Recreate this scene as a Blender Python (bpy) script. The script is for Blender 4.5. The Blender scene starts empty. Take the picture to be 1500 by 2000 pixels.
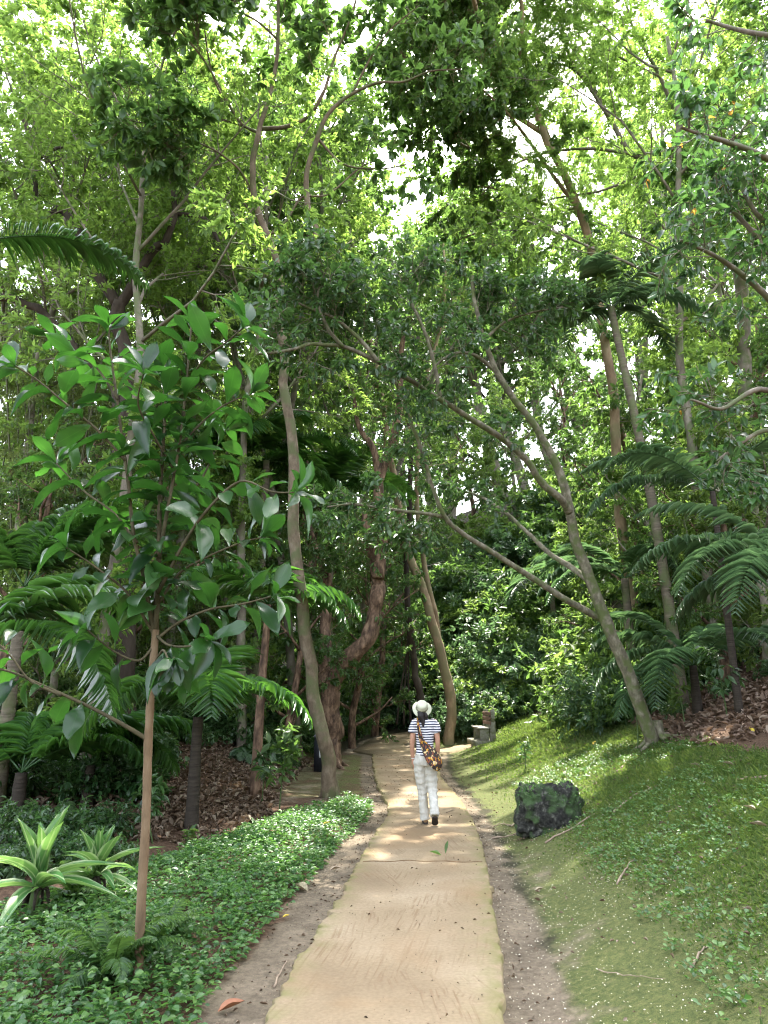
import bpy, bmesh, math, random
import numpy as np
from mathutils import Vector, Matrix, noise as mnoise
from mathutils.geometry import tessellate_polygon

random.seed(11)
rng = np.random.default_rng(11)
scene = bpy.context.scene
C = scene.collection
PI = math.pi

# ------------------------------------------------------------------ camera model
EYE = 1.75
PITCH = math.atan(360 / 1387.0)
F = 1387.0
cp, sp = math.cos(PITCH), math.sin(PITCH)

def ray(px, py):
    u = (px - 750) / F; v = (1000 - py) / F
    return np.array([u, cp - v * sp, sp + v * cp])

def W(px, py, d):
    r = ray(px, py)
    p = r * (d / r[1]); p[2] += EYE
    return p

# ------------------------------------------------------------------ path outline on z = 0
RAMP, RAMP0 = .05, 24.8     # the walk climbs gently past the bend
def rampz(y): return RAMP * np.maximum(np.asarray(y, float) - RAMP0, 0)
def P0(px, py):
    r = ray(px, py); t = -EYE / r[2]
    if r[1] * t > RAMP0: d = (EYE + RAMP * RAMP0) / (RAMP - r[2] / r[1]); t = d / r[1]
    return (r[0] * t, r[1] * t)

LEFT_PX = [(430, 2150), (510, 2000), (545, 1930), (592, 1860), (640, 1790), (690, 1700), (722, 1645), (751, 1601), (759, 1588),
           (758, 1569), (749, 1556), (738, 1535), (731, 1513), (727, 1473)]
RIGHT_PX = [(1000, 2150), (983, 2000), (983, 1940), (980, 1870), (970, 1800), (951, 1695), (941, 1644), (922, 1599), (903, 1564),
            (879, 1537), (861, 1516), (855, 1492), (861, 1468)]
FAR_PX = [(919, 1460), (921, 1452), (861, 1461), (803, 1461), (789, 1457), (790, 1450), (806, 1444), (830, 1438), (850, 1432),
          (830, 1427), (799, 1428), (767, 1433), (722, 1445), (690, 1465)]
LP = [P0(*p) for p in LEFT_PX]
RP = [P0(*p) for p in RIGHT_PX]
FP = [P0(*p) for p in FAR_PX]
PATH = LP[::-1]
PATH = RP + FP + LP[::-1]          # closed outline
RYs = np.array([p[1] for p in RP] + [30, 60]); RXs = np.array([p[0] for p in RP] + [1.7, 1.7])
LYs = np.array([p[1] for p in LP] + [30, 60]); LXs = np.array([p[0] for p in LP] + [-1.0, -1.0])
def xr(y): return np.interp(y, RYs, RXs)
def xl(y): return np.interp(y, LYs, LXs)

def seg_dist(X, Y, poly):
    X = np.asarray(X, float); Y = np.asarray(Y, float)
    d = np.full(X.shape, 1e9); inside = np.zeros(X.shape, bool)
    n = len(poly)
    for i in range(n):
        x0, y0 = poly[i]; x1, y1 = poly[(i + 1) % n]
        dx, dy = x1 - x0, y1 - y0
        t = np.clip(((X - x0) * dx + (Y - y0) * dy) / (dx * dx + dy * dy + 1e-12), 0, 1)
        d = np.minimum(d, np.hypot(X - x0 - t * dx, Y - y0 - t * dy))
        c = ((y0 > Y) != (y1 > Y)) & (X < (x1 - x0) * (Y - y0) / (y1 - y0 + 1e-12) + x0)
        inside ^= c
    return np.where(inside, -d, d)

def sst(a, b, x):
    t = np.clip((x - a) / (b - a), 0, 1); return t * t * (3 - 2 * t)

def wav(x, y):
    return (np.sin(x * 1.3 + y * .7) * np.sin(y * 1.1 - x * .4) + .5 * np.sin(x * 2.9 - y * 1.7 + 1) + .3 * np.sin(x * 5.1 + y * 4.3))

def hgt(x, y):
    x = np.asarray(x, float); y = np.asarray(y, float)
    yc = np.clip(y, 3, 60)
    t = x - xr(yc) - 0.55
    slope = 0.42 - 0.09 * sst(11, 21, y)
    rise = slope * (np.sqrt(t * t + 0.16) + t) / 2
    rise = rise * sst(-.3, .6, t + .3) * (1 - .0 * y)
    rise = rise + 0.22 * np.maximum(x - 6.0, 0) * sst(6, 12, x)
    ys0 = 34 - 5.5 * sst(0.5, 3.8, x)
    far = (.10 + .45 * sst(-5, 2.5, x)) * np.maximum(y - ys0, 0)
    far = np.minimum(far, 13)
    tl = xl(yc) - 1.5 - x
    left = 0.10 * np.maximum(y - 9.5, 0) * sst(0, 3.0, tl) + .12 * np.maximum(tl - 4, 0)
    left = np.minimum(left, 3.5)
    z = rise + far + left
    z = np.minimum(z, 16)
    dp = seg_dist(x, y, PATH)
    bump = .03 * wav(x * 1.2, y * 1.2) * sst(.1, 1.2, dp)
    z = z * sst(0.0, .5 + 1.2 * sst(24, 28, y), dp) + bump - 0.055 + np.minimum(rampz(y), 1.5)
    return z

def h1(x, y): return float(hgt(np.array([x]), np.array([y]))[0])

def G(px, py, dmin=3.0, dmax=80):
    """first ground hit of the line of sight through (px,py)"""
    r = ray(px, py); r = r / r[1]
    ds = np.arange(dmin, dmax, .05)
    gz = hgt(r[0] * ds, ds); z = EYE + r[2] * ds
    k = np.nonzero(z <= gz)[0]
    d = ds[k[0]] if len(k) else dmax
    return np.array([r[0] * d, d, h1(r[0] * d, d)])

# ------------------------------------------------------------------ mesh helpers
def mesh_np(name, V, Fs, mats, smooth=False, uv=None, mat_idx=None):
    """V (n,3); Fs list of int arrays (m,k); returns mesh datablock"""
    V = np.asarray(V, np.float32)
    if not isinstance(Fs, (list, tuple)): Fs = [Fs]
    Fs = [np.asarray(f, np.int32) for f in Fs if len(f)]
    me = bpy.data.meshes.new(name)
    me.vertices.add(len(V)); me.vertices.foreach_set('co', V.ravel())
    loops = np.concatenate([f.ravel() for f in Fs])
    tot = np.concatenate([np.full(len(f), f.shape[1], np.int32) for f in Fs])
    start = np.concatenate([[0], np.cumsum(tot)[:-1]]).astype(np.int32)
    me.loops.add(len(loops)); me.loops.foreach_set('vertex_index', loops)
    me.polygons.add(len(tot)); me.polygons.foreach_set('loop_start', start); me.polygons.foreach_set('loop_total', tot)
    if mat_idx is not None: me.polygons.foreach_set('material_index', np.asarray(mat_idx, np.int32))
    if smooth: me.polygons.foreach_set('use_smooth', np.ones(len(tot), bool))
    if uv is not None:
        l = me.uv_layers.new(name='UVMap'); l.data.foreach_set('uv', np.asarray(uv, np.float32)[loops].ravel())
    me.update(calc_edges=True)
    for m in (mats if isinstance(mats, (list, tuple)) else [mats]): me.materials.append(m)
    return me

class MB:
    """collects vertex / face blocks for ONE mesh"""
    def __init__(s): s.V = []; s.F = {}; s.n = 0; s.UV = []
    def add(s, V, F, uv=None):
        V = np.asarray(V, float).reshape(-1, 3)
        Fl = F if isinstance(F, list) and len(F) and isinstance(F[0], np.ndarray) else [np.asarray(F)]
        for f in Fl:
            f = np.asarray(f, np.int64)
            if len(f): s.F.setdefault(f.shape[1], []).append(f + s.n)
        s.V.append(V); s.UV.append(np.zeros((len(V), 2)) if uv is None else uv); s.n += len(V)
    def mesh(s, name, mats, smooth=False, off=(0, 0, 0), uv=False):
        V = np.concatenate(s.V) - np.asarray(off, float)
        return mesh_np(name, V, [np.concatenate(f) for f in s.F.values()], mats, smooth, np.concatenate(s.UV) if uv else None)

def link(name, me, parent=None, loc=None):
    o = bpy.data.objects.new(name, me); C.objects.link(o)
    if parent is not None: o.parent = parent
    if loc is not None: o.location = loc
    return o

def tag(o, label=None, cat=None, group=None, kind=None):
    if label: o['label'] = label
    if cat: o['category'] = cat
    if group: o['group'] = group
    if kind: o['kind'] = kind
    return o

def thing(name, label, cat, loc=(0, 0, 0), group=None, rotz=0):
    o = bpy.data.objects.new(name, None); C.objects.link(o)
    o.empty_display_size = .1
    o.location = tuple(float(v) for v in loc); o.rotation_euler = (0, 0, rotz)
    return tag(o, label, cat, group)

def dup(root, loc, rotz=0, scale=1.0, label=None, group=None):
    r = root.copy(); C.objects.link(r); r.location = tuple(float(v) for v in loc); r.rotation_euler = (0, 0, rotz); r.scale = (scale,) * 3
    if label: r['label'] = label
    if group: r['group'] = group
    for ch in root.children:
        c = ch.copy(); C.objects.link(c); c.parent = r
        for g in ch.children:
            d = g.copy(); C.objects.link(d); d.parent = c
    return r

def unit(v): 
    v = np.asarray(v, float); return v / (np.linalg.norm(v, axis=-1, keepdims=True) + 1e-12)

def catmull(P, n=8):
    P = np.asarray(P, float)
    if len(P) < 3: 
        t = np.linspace(0, 1, n + 1)[:, None]; return P[0] * (1 - t) + P[-1] * t
    Q = np.vstack([2 * P[0] - P[1], P, 2 * P[-1] - P[-2]])
    out = []
    for i in range(1, len(Q) - 2):
        p0, p1, p2, p3 = Q[i - 1:i + 3]
        for k in range(n):
            t = k / n
            out.append(.5 * ((2 * p1) + (-p0 + p2) * t + (2 * p0 - 5 * p1 + 4 * p2 - p3) * t * t + (-p0 + 3 * p1 - 3 * p2 + p3) * t ** 3))
    out.append(Q[-2]); return np.array(out)

def tube(pts, rad, ns=8, rough=0.0, cap=True, rg=None):
    pts = np.asarray(pts, float); n = len(pts); rad = np.broadcast_to(np.asarray(rad, float), (n,))
    T = unit(np.gradient(pts, axis=0))
    a = np.array([0, 0, 1.]) if abs(T[0][2]) < .9 else np.array([1., 0, 0])
    N = unit(np.cross(T[0], a)); Ns = [N]
    for i in range(1, n):
        N = N - T[i] * N.dot(T[i]); N = unit(N); Ns.append(N)
    Ns = np.array(Ns); B = np.cross(T, Ns)
    th = np.linspace(0, 2 * PI, ns, endpoint=False)
    R = rad[:, None] * np.ones((n, ns))
    if rough:
        g = rg or rng
        R = R * (1 + rough * (g.random((n, ns)) - .5) + rough * .6 * (g.random((n, 1)) - .5))
    V = pts[:, None, :] + R[..., None] * (np.cos(th)[None, :, None] * Ns[:, None, :] + np.sin(th)[None, :, None] * B[:, None, :])
    V = V.reshape(-1, 3)
    i = np.arange(n - 1)[:, None] * ns; j = np.arange(ns)[None, :]; j2 = (j + 1) % ns
    F = np.stack([i + j, i + j2, i + ns + j2, i + ns + j], -1).reshape(-1, 4)
    Fs = [F]
    if cap:
        V = np.vstack([V, pts[0], pts[-1]])
        b = n * ns
        jj = np.arange(ns); jn = (jj + 1) % ns
        Fs.append(np.concatenate([np.stack([jn, jj, np.full(ns, b)], -1), np.stack([(n - 1) * ns + jj, (n - 1) * ns + jn, np.full(ns, b + 1)], -1)]))
    return V, Fs

def taper(r0, r1, n, p=1.0): return r0 + (r1 - r0) * np.linspace(0, 1, n) ** p

def box(c, s, rotz=0):
    x, y, z = [v / 2 for v in s]
    V = np.array([[i * x, j * y, k * z] for i in (-1, 1) for j in (-1, 1) for k in (-1, 1)], float)
    cr, sr = math.cos(rotz), math.sin(rotz)
    V = np.stack([V[:, 0] * cr - V[:, 1] * sr, V[:, 0] * sr + V[:, 1] * cr, V[:, 2]], -1) + np.asarray(c, float)
    return V, np.array([[0, 1, 3, 2], [4, 6, 7, 5], [0, 4, 5, 1], [2, 3, 7, 6], [0, 2, 6, 4], [1, 5, 7, 3]])

def loft(rings, n=20, capped=True):
    """rings: (cx,cy,cz, rx, ry[, power]) horizontal superellipses"""
    th = np.linspace(0, 2 * PI, n, endpoint=False); V = []
    for r in rings:
        cx, cy, cz, rx, ry = r[:5]
        V.append(np.stack([cx + rx * np.cos(th), cy + ry * np.sin(th), np.full(n, cz)], -1))
    m = len(V); V = np.concatenate(V)
    i = np.arange(m - 1)[:, None] * n; j = np.arange(n)[None, :]; j2 = (j + 1) % n
    F = np.stack([i + j, i + j2, i + n + j2, i + n + j], -1).reshape(-1, 4)
    Fs = [F]
    if capped:
        V = np.vstack([V, [rings[0][:3]], [rings[-1][:3]]]); b = m * n; jj = np.arange(n); jn = (jj + 1) % n
        Fs.append(np.concatenate([np.stack([jn, jj, np.full(n, b)], -1), np.stack([(m - 1) * n + jj, (m - 1) * n + jn, np.full(n, b + 1)], -1)]))
    return V, Fs

# ------------------------------------------------------------------ leaf templates  (a along, b across, c up)
def T_fold(wpos=.45, lift=.10, droop=-.08):
    v = np.array([[0, 0, 0], [wpos, .5, lift], [1, 0, droop], [wpos, -.5, lift]]); f = np.array([[0, 1, 2], [0, 2, 3]])
    return v, f
def T_leaf(hw, lift=.12, curve=-.22, wave=0.0):
    n = len(hw); a = np.linspace(0, 1, n)
    mid = np.stack([a, 0 * a, curve * a ** 2], -1)
    L = np.stack([a, np.array(hw), curve * a ** 2 + lift * np.array(hw) * 2 + wave * np.sin(a * 9)], -1)
    R = np.stack([a, -np.array(hw), curve * a ** 2 + lift * np.array(hw) * 2 - wave * np.sin(a * 9 + 1)], -1)
    v = np.concatenate([mid, L, R]); f = []
    for i in range(n - 1):
        f += [[i, i + 1, n + i + 1], [i, n + i + 1, n + i], [i, 2 * n + i, 2 * n + i + 1], [i, 2 * n + i + 1, i + 1]]
    return v, np.array(f)
LF_DIA = T_fold()
LF_WIDE = T_leaf([.02, .34, .5, .40, .0], .14, -.2)
LF_OVATE = T_leaf([.02, .36, .5, .42, .24, .0], .12, -.22)
LF_OBOV = T_leaf([.03, .13, .27, .41, .5, .46, .28, .0], .10, -.30, .02)
LF_OBOV2 = T_leaf([.03, .16, .33, .46, .5, .42, .22, .0], .16, -.55, .04)
LF_OBOV3 = T_leaf([.03, .14, .30, .44, .48, .45, .25, .0], .05, -.12, .05)
LF_LANCE = T_leaf([.03, .4, .5, .0], .10, -.35)
LF_LITTER = T_leaf([.03, .38, .5, .3, .0], .35, .12, .02)
def T_pinnate(k=7, lw=.16, droop=-.25):
    V = []; Fc = []
    for i in range(k):
        a = .12 + .86 * i / (k - 1); s = .5 * (1 - .35 * abs(2 * i / (k - 1) - .9)) 
        z = droop * a * a
        for sg in (-1, 1):
            b = len(V); t = a + .16
            V += [[a, 0, z], [(a + t) / 2 + lw * .4, sg * s * .55, z + .03], [t, sg * s, z - .05], [(a + t) / 2 - lw * .4, sg * s * .55, z + .01]]
            Fc += [[b, b + 1, b + 2], [b, b + 2, b + 3]]
    return np.array(V), np.array(Fc)
LF_PIN = T_pinnate(8)

def leaves(P, D, N, L, Wd, T):
    tv, tf = T; P = np.asarray(P, float); n = len(P)
    D = unit(D); B = unit(np.cross(N, D)); N2 = np.cross(D, B)
    L = np.broadcast_to(np.asarray(L, float), (n,)); Wd = np.broadcast_to(np.asarray(Wd, float), (n,))
    V = P[:, None, :] + (L[:, None] * tv[None, :, 0])[..., None] * D[:, None, :] + (Wd[:, None] * tv[None, :, 1])[..., None] * B[:, None, :] \
        + (L[:, None] * tv[None, :, 2])[..., None] * N2[:, None, :]
    Fc = tf[None] + (np.arange(n) * len(tv))[:, None, None]
    uv = np.tile(tv[:, :2] + [0, .5], (n, 1))
    return V.reshape(-1, 3), Fc.reshape(-1, tf.shape[1]), uv

# ------------------------------------------------------------------ plant growth
def rperp(d, g):
    r = g.normal(size=3); r -= d * r.dot(d); return unit(r)

def grow(p, d, L, r, nseg, wig, trop, g):
    pts = [np.array(p, float)]; d = unit(d)
    for i in range(nseg):
        d = unit(d + g.normal(size=3) * wig + np.array([0, 0, trop]))
        pts.append(pts[-1] + d * (L / nseg))
    return np.array(pts)

def branch_out(mb, pts, r0, lv, cfg, g, twigs):
    """spawns lv further levels of branches along pts"""
    k = cfg['n'][lv]; ratio = cfg['len'][lv]; lo = cfg['lo'][lv]
    Ltot = np.sum(np.linalg.norm(np.diff(pts, axis=0), axis=1))
    az0 = g.random() * 6.28
    for i in range(k):
        t = lo + (1 - lo) * (i + g.random() * .8) / k
        f = t * (len(pts) - 1); a = min(int(f), len(pts) - 2); q = f - a
        p = pts[a] * (1 - q) + pts[a + 1] * q; d = unit(pts[a + 1] - pts[a])
        u = rperp(d, g) if lv == 0 else None
        if u is None:
            az = az0 + i * 2.4; e1 = rperp(d, g); u = e1
        if cfg.get('flat'): u[2] *= cfg['flat']; u = unit(u)
        ang = math.radians(cfg['ang'][lv] + g.normal() * 10)
        dd = d * math.cos(ang) + u * math.sin(ang)
        L = ratio * (1 - .45 * t) * (.7 + .6 * g.random())
        L = L * (Ltot if ratio < 1 else 1) if cfg.get('rel') else L
        rr = max(r0 * .5 * (1 - .5 * t), .006)
        last = lv == len(cfg['n']) - 1
        ns = 3 if last else 5
        bp = grow(p, dd, L, rr, ns, cfg['wig'], cfg['trop'][lv], g)
        mb.add(*tube(bp, taper(rr, max(rr * .3, .004), len(bp)), 4 if last else 6, cap=False))
        if last: twigs.append(bp)
        else: branch_out(mb, bp, rr, lv + 1, cfg, g, twigs)

def twig_leaves(twigs, per, L, asp, T, g, droop=.25, upn=1.0, spread=1.0, lo=.15, keep=None, whorl=False):
    Tw = np.array([catmull(t, 2)[:7] if len(t) != 4 else t for t in twigs])
    m, k, _ = Tw.shape
    n = m * per; idx = np.repeat(np.arange(m), per)
    t = lo + (1 - lo) * g.random(n) ** (.35 if whorl else .8)
    f = np.clip(t * (k - 1), 0, k - 1.001); a = f.astype(int); q = (f - a)[:, None]
    P = Tw[idx, a] * (1 - q) + Tw[idx, a + 1] * q
    D = unit(Tw[idx, a + 1] - Tw[idx, a]); R = g.normal(size=(n, 3)); R -= D * np.sum(R * D, 1, keepdims=True); R = unit(R)
    LD = unit(D * (.35 + .5 * g.random((n, 1))) + R * spread + np.array([0, 0, -droop]))
    N = unit(np.array([0, 0, upn]) + g.normal(size=(n, 3)) * .45)
    Ls = L * (.65 + .6 * g.random(n))
    if keep is not None:
        kk = keep(P); P, LD, N, Ls = P[kk], LD[kk], N[kk], Ls[kk]
    return leaves(P, LD, N, Ls, Ls * asp * (.85 + .3 * g.random(len(Ls))), T)

def finish_plant(root, wood, foliage, barkm, leafm, off, tname='trunk', cname='crown', uv=False):
    if wood is not None and wood.n: link(tname, wood.mesh(tname, barkm, True, off), root)
    if foliage is not None and foliage.n: link(cname, foliage.mesh(cname, leafm, False, off, uv), root)
# ------------------------------------------------------------------ materials
def new_mat(name):
    m = bpy.data.materials.new(name); m.use_nodes = True
    nt = m.node_tree; nt.nodes.clear(); return m, nt.nodes, nt.links

def ramp(N, stops, interp='LINEAR'):
    r = N.new('ShaderNodeValToRGB'); r.color_ramp.interpolation = interp
    e = r.color_ramp.elements
    while len(e) < len(stops): e.new(.5)
    for i, (p, c) in enumerate(stops): e[i].position = p; e[i].color = (*c, 1)
    return r

def leaf_mat(name, cols, trans, tf=.38, rough=.42, spec=.4, stripe=None, back=None, vein=None):
    m, N, L = new_mat(name)
    geo = N.new('ShaderNodeNewGeometry'); oi = N.new('ShaderNodeObjectInfo')
    r = ramp(N, [(i / (len(cols) - 1), c) for i, c in enumerate(cols)])
    L.new(geo.outputs['Random Per Island'], r.inputs[0])
    hsv = N.new('ShaderNodeHueSaturation'); L.new(r.outputs[0], hsv.inputs['Color'])
    mr = N.new('ShaderNodeMapRange'); mr.inputs['To Min'].default_value = .485; mr.inputs['To Max'].default_value = .515
    L.new(oi.outputs['Random'], mr.inputs['Value']); L.new(mr.outputs[0], hsv.inputs['Hue'])
    mv = N.new('ShaderNodeMapRange'); mv.inputs['To Min'].default_value = .8; mv.inputs['To Max'].default_value = 1.2
    L.new(geo.outputs['Random Per Island'], mv.inputs['Value']); L.new(mv.outputs[0], hsv.inputs['Value'])
    col = hsv.outputs[0]
    if stripe or vein:
        uvn = N.new('ShaderNodeUVMap'); sep = N.new('ShaderNodeSeparateXYZ'); L.new(uvn.outputs[0], sep.inputs[0])
        rr = ramp(N, stripe or vein); L.new(sep.outputs['Y'], rr.inputs[0])
        mx = N.new('ShaderNodeMix'); mx.data_type = 'RGBA'; mx.blend_type = 'MULTIPLY' if vein else 'MIX'; mx.inputs[0].default_value = 1.0
        L.new(col, mx.inputs[6]); L.new(rr.outputs[0], mx.inputs[7]); col = mx.outputs[2]
    b = N.new('ShaderNodeBsdfPrincipled'); L.new(col, b.inputs['Base Color'])
    b.inputs['Roughness'].default_value = rough; b.inputs['Specular IOR Level'].default_value = spec
    t = N.new('ShaderNodeBsdfTranslucent')
    hs2 = N.new('ShaderNodeMix'); hs2.data_type = 'RGBA'; hs2.blend_type = 'MIX'; hs2.inputs[0].default_value = .35
    hs2.inputs[6].default_value = (*trans, 1); 
    g2 = N.new('ShaderNodeVectorMath'); g2.operation = 'SCALE'; g2.inputs[3].default_value = 2.2
    L.new(col, g2.inputs[0]); L.new(g2.outputs[0], hs2.inputs[7]); L.new(hs2.outputs[2], t.inputs[0])
    mix = N.new('ShaderNodeMixShader'); mix.inputs[0].default_value = tf
    L.new(b.outputs[0], mix.inputs[1]); L.new(t.outputs[0], mix.inputs[2])
    o = N.new('ShaderNodeOutputMaterial'); L.new(mix.outputs[0], o.inputs[0])
    return m

def noise_mat(name, stops, scale=5, detail=6, rough=.85, bump=.3, stretch=(1, 1, 1), bscale=None, spec=.25, moss=None, mscale=2.0, wave=None):
    """object-space noise colour + bump"""
    m, N, L = new_mat(name)
    tc = N.new('ShaderNodeTexCoord'); mp = N.new('ShaderNodeMapping'); mp.inputs['Scale'].default_value = stretch
    L.new(tc.outputs['Object'], mp.inputs[0])
    n = N.new('ShaderNodeTexNoise'); n.inputs['Scale'].default_value = scale; n.inputs['Detail'].default_value = detail; n.inputs['Roughness'].default_value = .65
    L.new(mp.outputs[0], n.inputs[0])
    r = ramp(N, stops); L.new(n.outputs[0], r.inputs[0]); col = r.outputs[0]
    if moss:
        n2 = N.new('ShaderNodeTexNoise'); n2.inputs['Scale'].default_value = mscale; n2.inputs['Detail'].default_value = 5
        L.new(tc.outputs['Object'], n2.inputs[0])
        r2 = ramp(N, [(.46, (0, 0, 0)), (.6, (1, 1, 1))]); L.new(n2.outputs[0], r2.inputs[0])
        mx = N.new('ShaderNodeMix'); mx.data_type = 'RGBA'; L.new(r2.outputs[0], mx.inputs[0]); L.new(col, mx.inputs[6]); mx.inputs[7].default_value = (*moss, 1)
        col = mx.outputs[2]
    b = N.new('ShaderNodeBsdfPrincipled'); L.new(col, b.inputs['Base Color']); b.inputs['Roughness'].default_value = rough
    b.inputs['Specular IOR Level'].default_value = spec
    if bump:
        nb = N.new('ShaderNodeTexNoise'); nb.inputs['Scale'].default_value = bscale or scale * 2.5; nb.inputs['Detail'].default_value = 5
        L.new(mp.outputs[0], nb.inputs[0])
        bp = N.new('ShaderNodeBump'); bp.inputs['Strength'].default_value = bump; bp.inputs['Distance'].default_value = .02
        L.new(nb.outputs[0], bp.inputs['Height']); L.new(bp.outputs[0], b.inputs['Normal'])
    o = N.new('ShaderNodeOutputMaterial'); L.new(b.outputs[0], o.inputs[0])
    return m

M = {}
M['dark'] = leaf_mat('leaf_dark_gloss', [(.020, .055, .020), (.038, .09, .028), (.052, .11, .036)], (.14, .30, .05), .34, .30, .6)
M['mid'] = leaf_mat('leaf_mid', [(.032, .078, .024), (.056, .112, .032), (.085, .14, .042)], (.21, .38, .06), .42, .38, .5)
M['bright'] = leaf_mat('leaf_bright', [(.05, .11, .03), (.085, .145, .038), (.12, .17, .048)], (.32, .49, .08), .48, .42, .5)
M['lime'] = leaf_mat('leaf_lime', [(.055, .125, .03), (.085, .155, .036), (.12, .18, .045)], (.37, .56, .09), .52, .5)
M['grey'] = leaf_mat('leaf_bamboo', [(.07, .11, .035), (.10, .14, .045), (.12, .15, .05)], (.30, .40, .08), .45, .5)
M['cool'] = leaf_mat('leaf_cool', [(.035, .08, .04), (.06, .115, .055), (.085, .14, .065)], (.18, .34, .10), .36, .34, .6)
M['sapling'] = leaf_mat('leaf_sapling', [(.013, .036, .015), (.022, .058, .019), (.032, .078, .022)], (.09, .33, .02), .28, .30, .5,
                        vein=[(.0, (1, 1, 1)), (.47, (1, 1, 1)), (.5, (1.6, 1.5, 1.3)), (.53, (1, 1, 1))])
M['cover'] = leaf_mat('leaf_ground_cover', [(.03, .09, .028), (.05, .13, .034), (.095, .18, .045)], (.18, .4, .05), .32, .38, .5)
M['grassleaf'] = leaf_mat('grass_blade', [(.045, .088, .022), (.078, .126, .030), (.13, .155, .044)], (.24, .36, .05), .38, .6, .25)
M['palm'] = leaf_mat('palm_leaf', [(.022, .065, .024), (.04, .095, .03), (.05, .11, .036)], (.16, .42, .03), .34, .32, .5)
M['stripe'] = leaf_mat('striped_leaf', [(.05, .13, .03), (.06, .14, .03)], (.3, .5, .1), .32, .35, .5,
                       stripe=[(.0, (.30, .37, .21)), (.09, (.26, .34, .17)), (.14, (.07, .18, .05)), (.28, (.06, .16, .045)), (.32, (.22, .30, .13)), (.36, (.06, .16, .045)),
                               (.58, (.05, .15, .04)), (.62, (.36, .43, .23)), (.66, (.05, .15, .04)), (.84, (.06, .16, .04)), (.91, (.26, .34, .17)), (1, (.30, .37, .21))])
M['litter'] = leaf_mat('dead_leaf', [(.085, .058, .038), (.15, .105, .066), (.20, .15, .10), (.10, .064, .04), (.26, .215, .155)], (.16, .10, .05), .12, .6, .3)
M['crumb'] = leaf_mat('leaf_crumb', [(.05, .03, .02), (.11, .07, .04), (.16, .10, .06)], (.1, .06, .03), .05, .7, .2)
M['orange'] = leaf_mat('orange_leaf', [(.36, .17, .03), (.45, .28, .05)], (.45, .28, .05), .4, .5)
M['deadfrond'] = leaf_mat('dead_frond', [(.2, .14, .07), (.26, .2, .12)], (.25, .18, .08), .2, .6, .3)
M['petal'] = noise_mat('petal', [(.3, (.55, .5, .36)), (.7, (.72, .68, .55))], 20, bump=0)
M['bark_tan'] = noise_mat('bark_tan', [(.3, (.075, .055, .036)), (.55, (.155, .12, .08)), (.75, (.25, .205, .15))], 7, stretch=(1, 1, .6), bump=.5, moss=(.10, .11, .05), mscale=3)
M['bark_brown'] = noise_mat('bark_brown', [(.36, (.05, .032, .022)), (.5, (.135, .085, .055)), (.66, (.30, .20, .13))], 8, stretch=(1, 1, .35), bump=.9, bscale=14)
M['bark_grey'] = noise_mat('bark_grey', [(.3, (.10, .085, .065)), (.55, (.19, .165, .125)), (.75, (.30, .27, .21))], 6, stretch=(1, 1, .5), bump=.6, moss=(.11, .13, .06), mscale=4)
M['bark_moss'] = noise_mat('bark_mottled', [(.3, (.065, .06, .04)), (.5, (.14, .125, .085)), (.72, (.28, .26, .19))], 12, stretch=(1, 1, .6), bump=.6, moss=(.09, .11, .04), mscale=6)
M['bark_dark'] = noise_mat('bark_dark', [(.3, (.03, .022, .016)), (.6, (.065, .05, .038)), (.8, (.11, .09, .07))], 6, stretch=(1, 1, .4), bump=.6)
M['bark_pale'] = noise_mat('bark_pale', [(.3, (.15, .10, .06)), (.55, (.29, .21, .13)), (.75, (.42, .33, .22))], 5, stretch=(1, 1, .3), bump=.5, moss=(.2, .17, .09), mscale=2)
M['shoot'] = noise_mat('shoot_bark', [(.3, (.05, .045, .025)), (.7, (.12, .10, .055))], 12, bump=.2)
M['stem_brown'] = noise_mat('stem_brown', [(.3, (.10, .068, .04)), (.55, (.18, .122, .07)), (.8, (.27, .20, .13))], 12, stretch=(1, 1, .3), bump=.3)
M['stem_green'] = noise_mat('stem_green', [(.3, (.05, .09, .03)), (.7, (.10, .14, .05))], 12, bump=.2)
M['bamboo'] = noise_mat('bamboo_culm', [(.3, (.05, .055, .025)), (.7, (.12, .12, .05))], 4, bump=.1, rough=.5)
M['palm_trunk'] = noise_mat('palm_trunk', [(.3, (.07, .058, .04)), (.6, (.15, .125, .09)), (.8, (.25, .21, .16))], 4, stretch=(.6, .6, 5), bump=.8, moss=(.10, .115, .05), mscale=3)
M['palm_dark'] = noise_mat('palm_dark', [(.3, (.02, .016, .012)), (.6, (.05, .04, .03)), (.8, (.08, .07, .05))], 5, stretch=(.6, .6, 5), bump=.7)
M['twig'] = noise_mat('dry_twig', [(.3, (.17, .12, .08)), (.7, (.34, .27, .2))], 15, bump=.2)
M['root'] = noise_mat('root_bark', [(.3, (.14, .10, .07)), (.7, (.3, .23, .17))], 10, bump=.4)
M['rock'] = noise_mat('rock', [(.36, (.008, .008, .007)), (.52, (.024, .024, .020)), (.68, (.11, .11, .09))], 14, 8, bump=1.0, bscale=26, moss=(.04, .07, .025), mscale=5.0)
M['concrete'] = noise_mat('weathered_concrete', [(.3, (.15, .14, .11)), (.6, (.26, .25, .2)), (.8, (.36, .35, .3))], 8, bump=.3, moss=(.14, .15, .08), mscale=7)
M['wood'] = noise_mat('bench_wood', [(.3, (.10, .06, .04)), (.7, (.22, .15, .11))], 9, stretch=(8, .6, 8), bump=.3)
M['wood_pale'] = noise_mat('bench_wood_pale', [(.3, (.32, .3, .26)), (.7, (.48, .46, .42))], 9, stretch=(8, .6, 8), bump=.3)
M['black'] = noise_mat('black_plastic', [(.3, (.012, .013, .016)), (.7, (.02, .021, .025))], 9, rough=.5, bump=.05)
M['grey_cap'] = noise_mat('grey_cap', [(.3, (.10, .105, .11)), (.7, (.15, .155, .16))], 9, rough=.5, bump=.05)
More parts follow.
